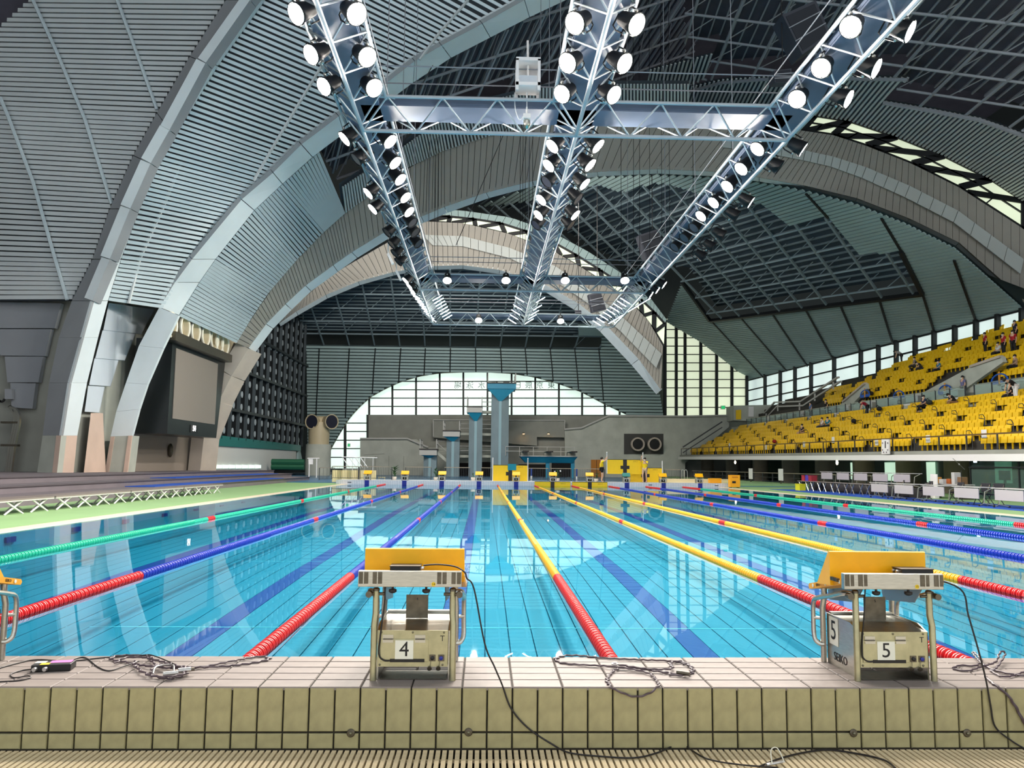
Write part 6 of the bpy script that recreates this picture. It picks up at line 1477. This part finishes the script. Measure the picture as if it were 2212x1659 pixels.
# ---------------------------------------------------------------- ground floor behind the right deck
M_col = mat('brown_grey_round_column', (150,138,122), .8, noise=.12, nscale=.6)
for k, px in enumerate((1528,1583,1643,1708,1782,1866,1962,2070)):
    p = XP(px, 1020, 24); o = MB().lathe([(.75,ZD),(.75,1.86+zo(p.y))], 20, Matrix.Translation((24, p.y, 0))).build('round_column', M_col, None, True); o['kind'] = 'structure'
gw = MB().box(29.5, 29.8, 20, 95, ZD, 2.3).build('inner_wall', mat('green_lit_dark_wall', (70,104,88), .3), kind='structure')  # green light on this wall is put into its base colour
wg = thing('window_9', (29.4, 50, .5), 'bright ground floor windows behind the columns', None, None, kind='structure')
M_pane4 = pane_mat('garden_lit_glass', (206,240,212), WIN_L*.8)
for x0, x1 in ((1838,1862),(1912,1934),(2002,2020),(2150,2185)):
    ya, yb = XP(x1,1010,29.4).y, XP(x0,1010,29.4).y; MB().box(29.36, 29.42, ya, yb, .4, 1.9).build('pane', M_pane4, wg); MB().box(29.30, 29.36, ya, yb, .36, .42).build('sill', M_mull, wg)
rl = thing('deck_railing', (20, 55, ZD), 'long dark railing along the back of the right deck', 'railing')
MB().box(19.97, 20.03, 42, 86, .92, .98).build('handrail', M_rail, rl)
for k in range(20): y = 42+44*k/19; MB().box(19.97, 20.03, y-.03, y+.03, ZD, .92).build('post', M_railbar, rl)
for z in (.30, .6): MB().box(19.99, 20.01, 42, 86, z-.015, z+.015).build('wire', M_railbar, rl)
MB().box(13.2, 20.0, 53.0, 100, -.4, ZD+.2).build('floor_ramp', M_green, kind='structure')
# under-beam lamps and pace clock
for k, (px, py) in enumerate(((1588,995),(1808,994),(1680,991),(1720,991),(1845,991),(1980,988),(2055,986))):
    p = XP(px, py, 20.4); big = k < 2
    t = thing('hanging_lamp' if big else 'downlight', p, 'small white lamp under the stand, %s from the far end' % ordw[k], 'lamp', 'lamps under the stand')
    MB().lathe([(.05,0),(.08,.14),(.05,.28)] if big else [(.08,.0),(.09,.05)], 10, Matrix.Translation(p-Vector((0,0,.3 if big else 0)))).build('glass', mat('warm_lamp_glass', (255,236,200), .5, emit=((255,232,200), 25)), t, True)
    MB().tube(p+Vector((0,0,.05)), p+Vector((0,0,.3)), .02, 5).build('stem', M_white_pl, t)
pk = thing('pace_clock', XP(1912,964,19.75), 'white upright pace clock board fixed to the stand front', 'clock')
P4 = [XP(x, y, 19.75) for x, y in ((1904,949),(1920,949),(1920,981),(1904,981))]
slab(MB(), P4, Vector((.08,0,0))).build('board', M_white_pl, pk); slab(MB(), [XP(x, y, 19.73) for x, y in ((1911.3,953),(1912.7,953),(1912.7,968),(1911.3,968))], Vector((.02,0,0))).build('hand', M_black_ink, pk)
for px, py in ((1906.5,957),(1917.5,957),(1906.5,972),(1917.5,972),(1909,977),(1915,977)): q = XP(px, py, 19.74); MB().box(q.x-.02, q.x, q.y-.05, q.y+.05, q.z-.04, q.z+.04).build('mark', mat('grey_mark', (150,140,150), .6), pk)
for k, (px, py) in enumerate(((1576,962),(1655,966),(1737,960),(1800,950),(2005,948),(1894,955),(2126,937))):
    q = XP(px, py, 20.6); t = thing('paper_notice', q, 'white paper notice on the front seats, %s from the far end' % ordw[k], 'notice', 'paper notices on seats'); MB().box(q.x-.02, q.x, q.y-.2, q.y+.2, q.z-.2, q.z+.2).build('sheet', M_white_pl, t); MB().box(q.x, q.x+.02, q.y-.22, q.y+.22, q.z-.22, q.z-.18).build('clip', M_steel_dark, t)
# ---------------------------------------------------------------- tables and chairs on the right deck
M_tt = mat('white_table_top', (186,184,186), .4); M_tp = mat('light_grey_modesty_panel', (176,170,178), .5)
def table_proto():
    t = thing('folding_table')
    MB().box(-.3, .3, -.9, .9, .69, .72).build('top', M_tt, t, local=True); MB().box(-.27, -.24, -.78, .78, .28, .66).build('modesty_panel', M_tp, t, local=True)
    for s in (-.82, .82):
        MB().path([(.22,s,.68),(-.05,s,.55),(-.1,s,.12),(-.28,s,.05)], .022, 6).build('leg', M_steel, t, local=True); MB().path([(-.1,s,.12),(.28,s,.05)], .022, 6).build('foot', M_steel, t, local=True)
        for x in (-.28, .28): MB().tube((x,s-.02,.035), (x,s+.02,.035), .035, 8).build('caster', M_blackp, t, local=True)
    return t
tp = table_proto(); first = [True]
def place_table(x, y, z, rz, label, group):
    o = tp if first[0] else copy_tree(tp); first[0] = False; o.location = (x, y, z); o.rotation_euler.z = rz; tag(o, label, 'table', group); return o
for k, px in enumerate((1912,1965,2030,2102,2195)):
    y = XP(px, 1075, 15.3).y; place_table(15.3, y, ZD, 0, 'white panelled folding table in the front row, %s from the camera' % ordw[4-k], 'front row tables on the right deck')
pfm = MB().box(16.9, 18.05, 33.5, 45.5, ZD, .45).build('low_platform', mat('dark_platform', (60,56,58), .8)); tag(pfm, 'dark low platform carrying the rear row of tables', 'platform')
for k in range(5): place_table(17.5, 34.8+k*2.2, .45, 0, 'white panelled table on the rear platform, %s from the camera' % ordw[k], 'rear row tables on the right deck')
ft = None
for k in range(7):
    y = 33.6+k*1.75; t = thing('trestle_bench', (16.2, y, ZD), 'low trestle bench with crossed legs before the rear tables, %s from the camera' % ordw[k], 'bench', 'trestle benches on the right deck')
    MB().box(15.95, 16.45, y-.82, y+.82, .56, .60).build('top', M_bench, t)
    for s in (-.55, .45):
        MB().tube((16.0,y+s-.22,ZD), (16.0,y+s+.22,.56), .02, 5).build('leg', M_steel, t); MB().tube((16.0,y+s+.22,ZD), (16.0,y+s-.22,.56), .02, 5).build('leg', M_steel, t)
M_chair = mat('black_chair_fabric', (34,34,42), .7)
def chair(x, y, rz, label, z=ZD):
    t = thing('folding_chair', (x, y, z), label, 'chair', 'dark chairs at the tables', rz)
    MB().box(-.22, .22, -.2, .2, .42, .46).build('seat', M_chair, t, local=True); MB().box(-.22, .22, -.24, -.20, .5, .85).build('backrest', M_chair, t, local=True, bevel=.01)
    for s in (-.2, .2):
        MB().tube((s,-.24,.85), (s,.22,0), .014, 5).build('leg', M_steel_dark, t, local=True); MB().tube((s,.18,.44), (s,-.24,0), .014, 5).build('leg', M_steel_dark, t, local=True)
for k, px in enumerate((1942,2000,2065,2120,2150)):
    p = XP(px, 1060, 15.75); chair(15.75, p.y, PI/2+.2*(k-2), 'dark folding chair between front tables, %s from the far end' % ordw[k])
mt = MB().box(14.6, 17.0, 20, 46, ZD, ZD+.012).build('floor_mat', M_bluemat); tag(mt, 'blue mat under the tables on the right deck', 'mat')
for k, (px, c, w_) in enumerate(((1740,(170,40,60),'red'),(1748,(70,50,170),'purple'),(1755,(150,30,50),'dark red'))):
    p = XP(px, 1042, 16.2); t = thing('basket', (16.2, p.y, .60), '%s plastic basket on the trestle bench' % w_, 'basket', 'baskets on the benches')
    MB().box(16.05, 16.4, p.y-.22, p.y+.22, .60, .92).build('tub', mat('basket_'+w_.replace(' ', '_'), c, .5), t); MB().box(16.03, 16.42, p.y-.24, p.y+.24, .90, .94).build('rim', MATS['basket_'+w_.replace(' ', '_')], t)
p = XP(1737,1057,16.0); t = thing('bin', (15.7, p.y, ZD), 'bright yellow bin below the trestle bench', 'bin'); MB().box(15.6, 15.95, p.y-.35, p.y+.35, ZD, .40).build('tub', mat('lemon_plastic', (226,222,30), .5), t); MB().box(15.58, 15.97, p.y-.37, p.y+.37,   .38, .42).build('rim', MATS['lemon_plastic'], t)
for k, px in enumerate((1622,1687)):
    p = ZP(px, 1046, ZD); Yb = XP(px, 1040, 18.2).y; t = thing('sign_board', (18.2, Yb, ZD), 'white standing notice board by the railing, %s' % ('left' if k == 0 else 'right'), 'board', 'white boards')
    MB().box(18.17, 18.22, Yb-.42, Yb+.42, .45, 1.3).build('panel', M_white_pl, t); MB().box(18.15, 18.25, Yb-.02, Yb+.02, ZD, .45).build('stem', M_steel_dark, t); MB().box(17.9, 18.5, Yb-.3, Yb+.3, ZD, ZD+.05).build('base', M_steel_dark, t)
# control desk and glass booth at the right edge
bo = thing('control_booth', (22, 30, ZD), 'glass fronted control booth at the right edge', None, None, kind='structure')
ya = 27.0; yb = XP(2096, 1000, 20.4).y
M_gb = glass_mat('green_booth_glass', (150,180,172), .8)
slab(MB(), [Vector((20.4,ya,ZD)), Vector((20.4,yb,ZD)), Vector((20.4,yb,1.8)), Vector((20.4,ya,1.8))], Vector((.04,0,0))).build('glass_front', M_gb, bo)
for y in (ya, (ya+yb)/2, yb): MB().box(20.36, 20.46, y-.04, y+.04, ZD, 1.85).build('mullion', M_mull, bo)
MB().box(20.3, 20.5, ya, yb, 1.45, 1.52).build('transom', M_mull, bo); MB().box(20.6, 21.3, ya, yb-.5, .55, .75).build('counter', M_concl, bo)
sgn = thing('lit_sign', (20.3, XP(2106,992,20.3).y, 1.5), 'small lit white sign on the booth glass', 'sign'); c = XP(2106,992,20.3); MB().box(20.28, 20.33, c.y-.1, c.y+.1, c.z-.16, c.z+.16).build('face', mat('lit_white_sign', (230,245,255), .5, emit=((220,240,255), 2)), sgn); MB().box(20.33, 20.36, c.y-.12, c.y+.12, c.z-.18, c.z+.18).build('case', M_steel_dark, sgn)
person((21.9, XP(2202,1030,21.9).y, ZD), PI/2+.6, 'person in grey shirt working at the booth desk', (190,190,196), (50,50,60), 'sit', sleeve='long')
chair(21.6, 28.6, PI/2, 'dark office chair inside the glass booth')
cp = XP(2170,1030,21.0); t = thing('monitor', (21.0, cp.y, .75), 'black monitor on the booth counter', 'monitor'); MB().box(20.98, 21.03, cp.y-.4, cp.y+.4, .9, 1.35).build('screen', M_blackp, t); MB().box(20.98, 21.05, cp.y-.05, cp.y+.05, .75, .92).build('stand', M_blackp, t)
# desk with boxes left of the booth
dk_ = XP(2045,1050,18.6); t = thing('equipment_desk', (18.6, dk_.y, ZD), 'desk with boxes and bottles left of the booth', 'desk')
MB().box(18.2, 19.0, dk_.y-1.6, dk_.y+1.2, .66, .70).build('top', M_tt, t)
for s in (-1.5, 1.1): MB().box(18.25, 18.95, dk_.y+s-.02, dk_.y+s+.02, ZD, .66).build('leg', M_steel_dark, t)
for k, (dy, w, h, c, nm) in enumerate(((-1.3,.3,.55,(120,90,60),'brown'),(-.8,.25,.9,(190,190,190),'grey'),(-.4,.3,.4,(170,90,40),'orange'),(.2,.35,.35,(220,220,220),'white'),(.8,.3,.5,(200,140,60),'tan'))):
    o = thing('carton', (18.6, dk_.y+dy, .70), '%s box standing on the equipment desk' % nm, 'box', 'boxes on the equipment desk'); MB().box(18.45, 18.75, dk_.y+dy-w/2, dk_.y+dy+w/2, .70, .70+h*.6).build('body', mat('carton_'+nm, c, .7), o); MB().box(18.44, 18.76, dk_.y+dy-.03, dk_.y+dy+.03, .70+h*.6, .705+h*.6).build('tape', M_grate, o)
wbd = XP(2018,1040,18.0); t = thing('sign_board', (18.0, wbd.y, ZD), 'narrow white notice board before the equipment desk', 'board', 'white boards'); MB().box(17.97, 18.02, wbd.y-.28, wbd.y+.28, .3, 1.15).build('panel', M_white_pl, t); MB().box(17.9, 18.1, wbd.y-.2, wbd.y+.2, ZD, .3).build('base', M_white_pl, t)
mic = XP(2078,1050,18.2); t = thing('microphone_stand', (18.2, mic.y, ZD), 'thin microphone boom stand beside the booth', 'stand'); MB().tube((18.2,mic.y,ZD), (18.2,mic.y,1.35), .015, 5).build('pole', M_blackp, t); MB().tube(XP(2084,1014,18.2), XP(2058,990,18.2), .012, 5).build('boom', M_steel, t); MB().sphere(XP(2072,1003,18.2), .04, 6, 4).build('head', M_conn, t)
# ---------------------------------------------------------------- spectators
SP = [(1882,893,0,'bend',(150,20,50),(20,20,24),'person in dark red shirt bending over the seats'),
      (1776,930,0,'sit',(236,230,226),(60,60,70),'person in white shirt sitting beside one in teal'), (1788,931,0,'sit',(20,120,140),(20,24,30),'person in teal shirt sitting in the lower seats'), (1733,948,0,'sit',(24,22,26),(190,150,120),'person in black shirt sitting low in the lower tier'),
      (1996,888,0,'sit',(30,40,70),(24,24,30),'person in navy shirt sitting near the aisle barrier'), (2064,884,0,'hunch',(24,22,26),(150,110,70),'person in black hunched over in the top lower row'), (2184,866,0,'sit',(22,22,24),(30,30,34),'person in black sitting at the right edge'), (2206,866,0,'bend',(20,20,22),(230,230,230),'person in black shirt standing bent at the right edge'),
      (2028,808,1,'sit',(20,120,160),(24,24,30),'person in teal blue shirt sitting high in the upper tier'), (1992,812,1,'hunch',(40,40,44),(40,40,46),'dark dressed person hunched in the upper tier'), (1976,800,1,'sit',(130,126,120),(50,50,54),'person in grey sitting near the top windows'), (1955,792,1,'bend',(170,170,168),(40,40,44),'person in light grey bending by the top rail'),
      (1874,862,1,'sit',(170,140,110),(24,24,28),'person in tan shirt sitting low in the upper tier'), (2121,822,1,'hunch',(170,24,40),(30,30,34),'person in red hunched behind the aisle wall'), (2194,812,1,'sit',(170,140,120),(30,30,34),'person in beige sitting in the upper tier near right edge'),
      (2138,772,1,'stand',(170,22,34),(24,24,28),'person in red shirt standing leftmost of the red group'), (2157,772,1,'sit',(220,230,234),(24,24,30),'person in white sitting among the red shirted group'), (2178,768,1,'stand',(176,22,34),(24,24,28),'tall person in red shirt seen from behind'), (2199,770,1,'stand',(168,20,32),(20,20,24),'rightmost person in red shirt standing in the upper tier'), (2203,745,1,'stand',(26,30,56),(20,20,24),'person in navy standing behind the red group')]
for px, py, tier, pose, sh, pa_, lab in SP:
    p = stand_pt(px, py, tier)
    if pose in ('sit', 'hunch'): p = p+Vector((.02,0,0))
    else: p = p+Vector((-.28,0,0))
    person(p, PI/2+random.uniform(-.5,.5), lab, sh, pa_, pose, h=1.66, long_pants=True, group='spectators in the stands', detail=1)
for px, lab, sh in ((1752,'person in pale blue shirt standing on the middle aisle',(90,120,170)), (1786,'person in black shirt standing on the middle aisle',(24,24,28)), (2083,'person in lavender shirt walking on the middle aisle',(110,110,150))):
    q = XP(px, 885 if px < 2000 else 862, 27.9); person((27.85, q.y, 5.70+zo(q.y)), PI/2, lab, sh, (40,40,60), 'stand', long_pants=True, group='spectators in the stands')
# bags
for px, py, tier, c, lab in ((1903,893,0,(22,24,30),'black bag left on the lower seats'), (1676,965,0,(150,20,24),'red bag on a lower seat'), (2012,886,0,(40,46,40),'dark rucksack in the top lower row'), (1848,925,0,(24,24,30),'black bag on the seats near the middle'), (1885,862,1,(30,26,26),'black bag at the top of the far stair')):
    p = stand_pt(px, py, tier); t = thing('bag', p+Vector((0,0,.0)), lab, 'bag', 'bags left in the stands'); MB().sphere(p+Vector((-.12,0,.60)), .24, 10, 7, (.7,1.2,.7)).build('sack', mat('bag_%d_%d_%d' % c, c, .8), t, True); MB().path([p+Vector((-.2,-.15,.75)), p+Vector((-.25,0,.88)), p+Vector((-.2,.15,.75))], .02, 5).build('strap', M_blackp, t)
bpy.data.scenes.remove(BAKE)
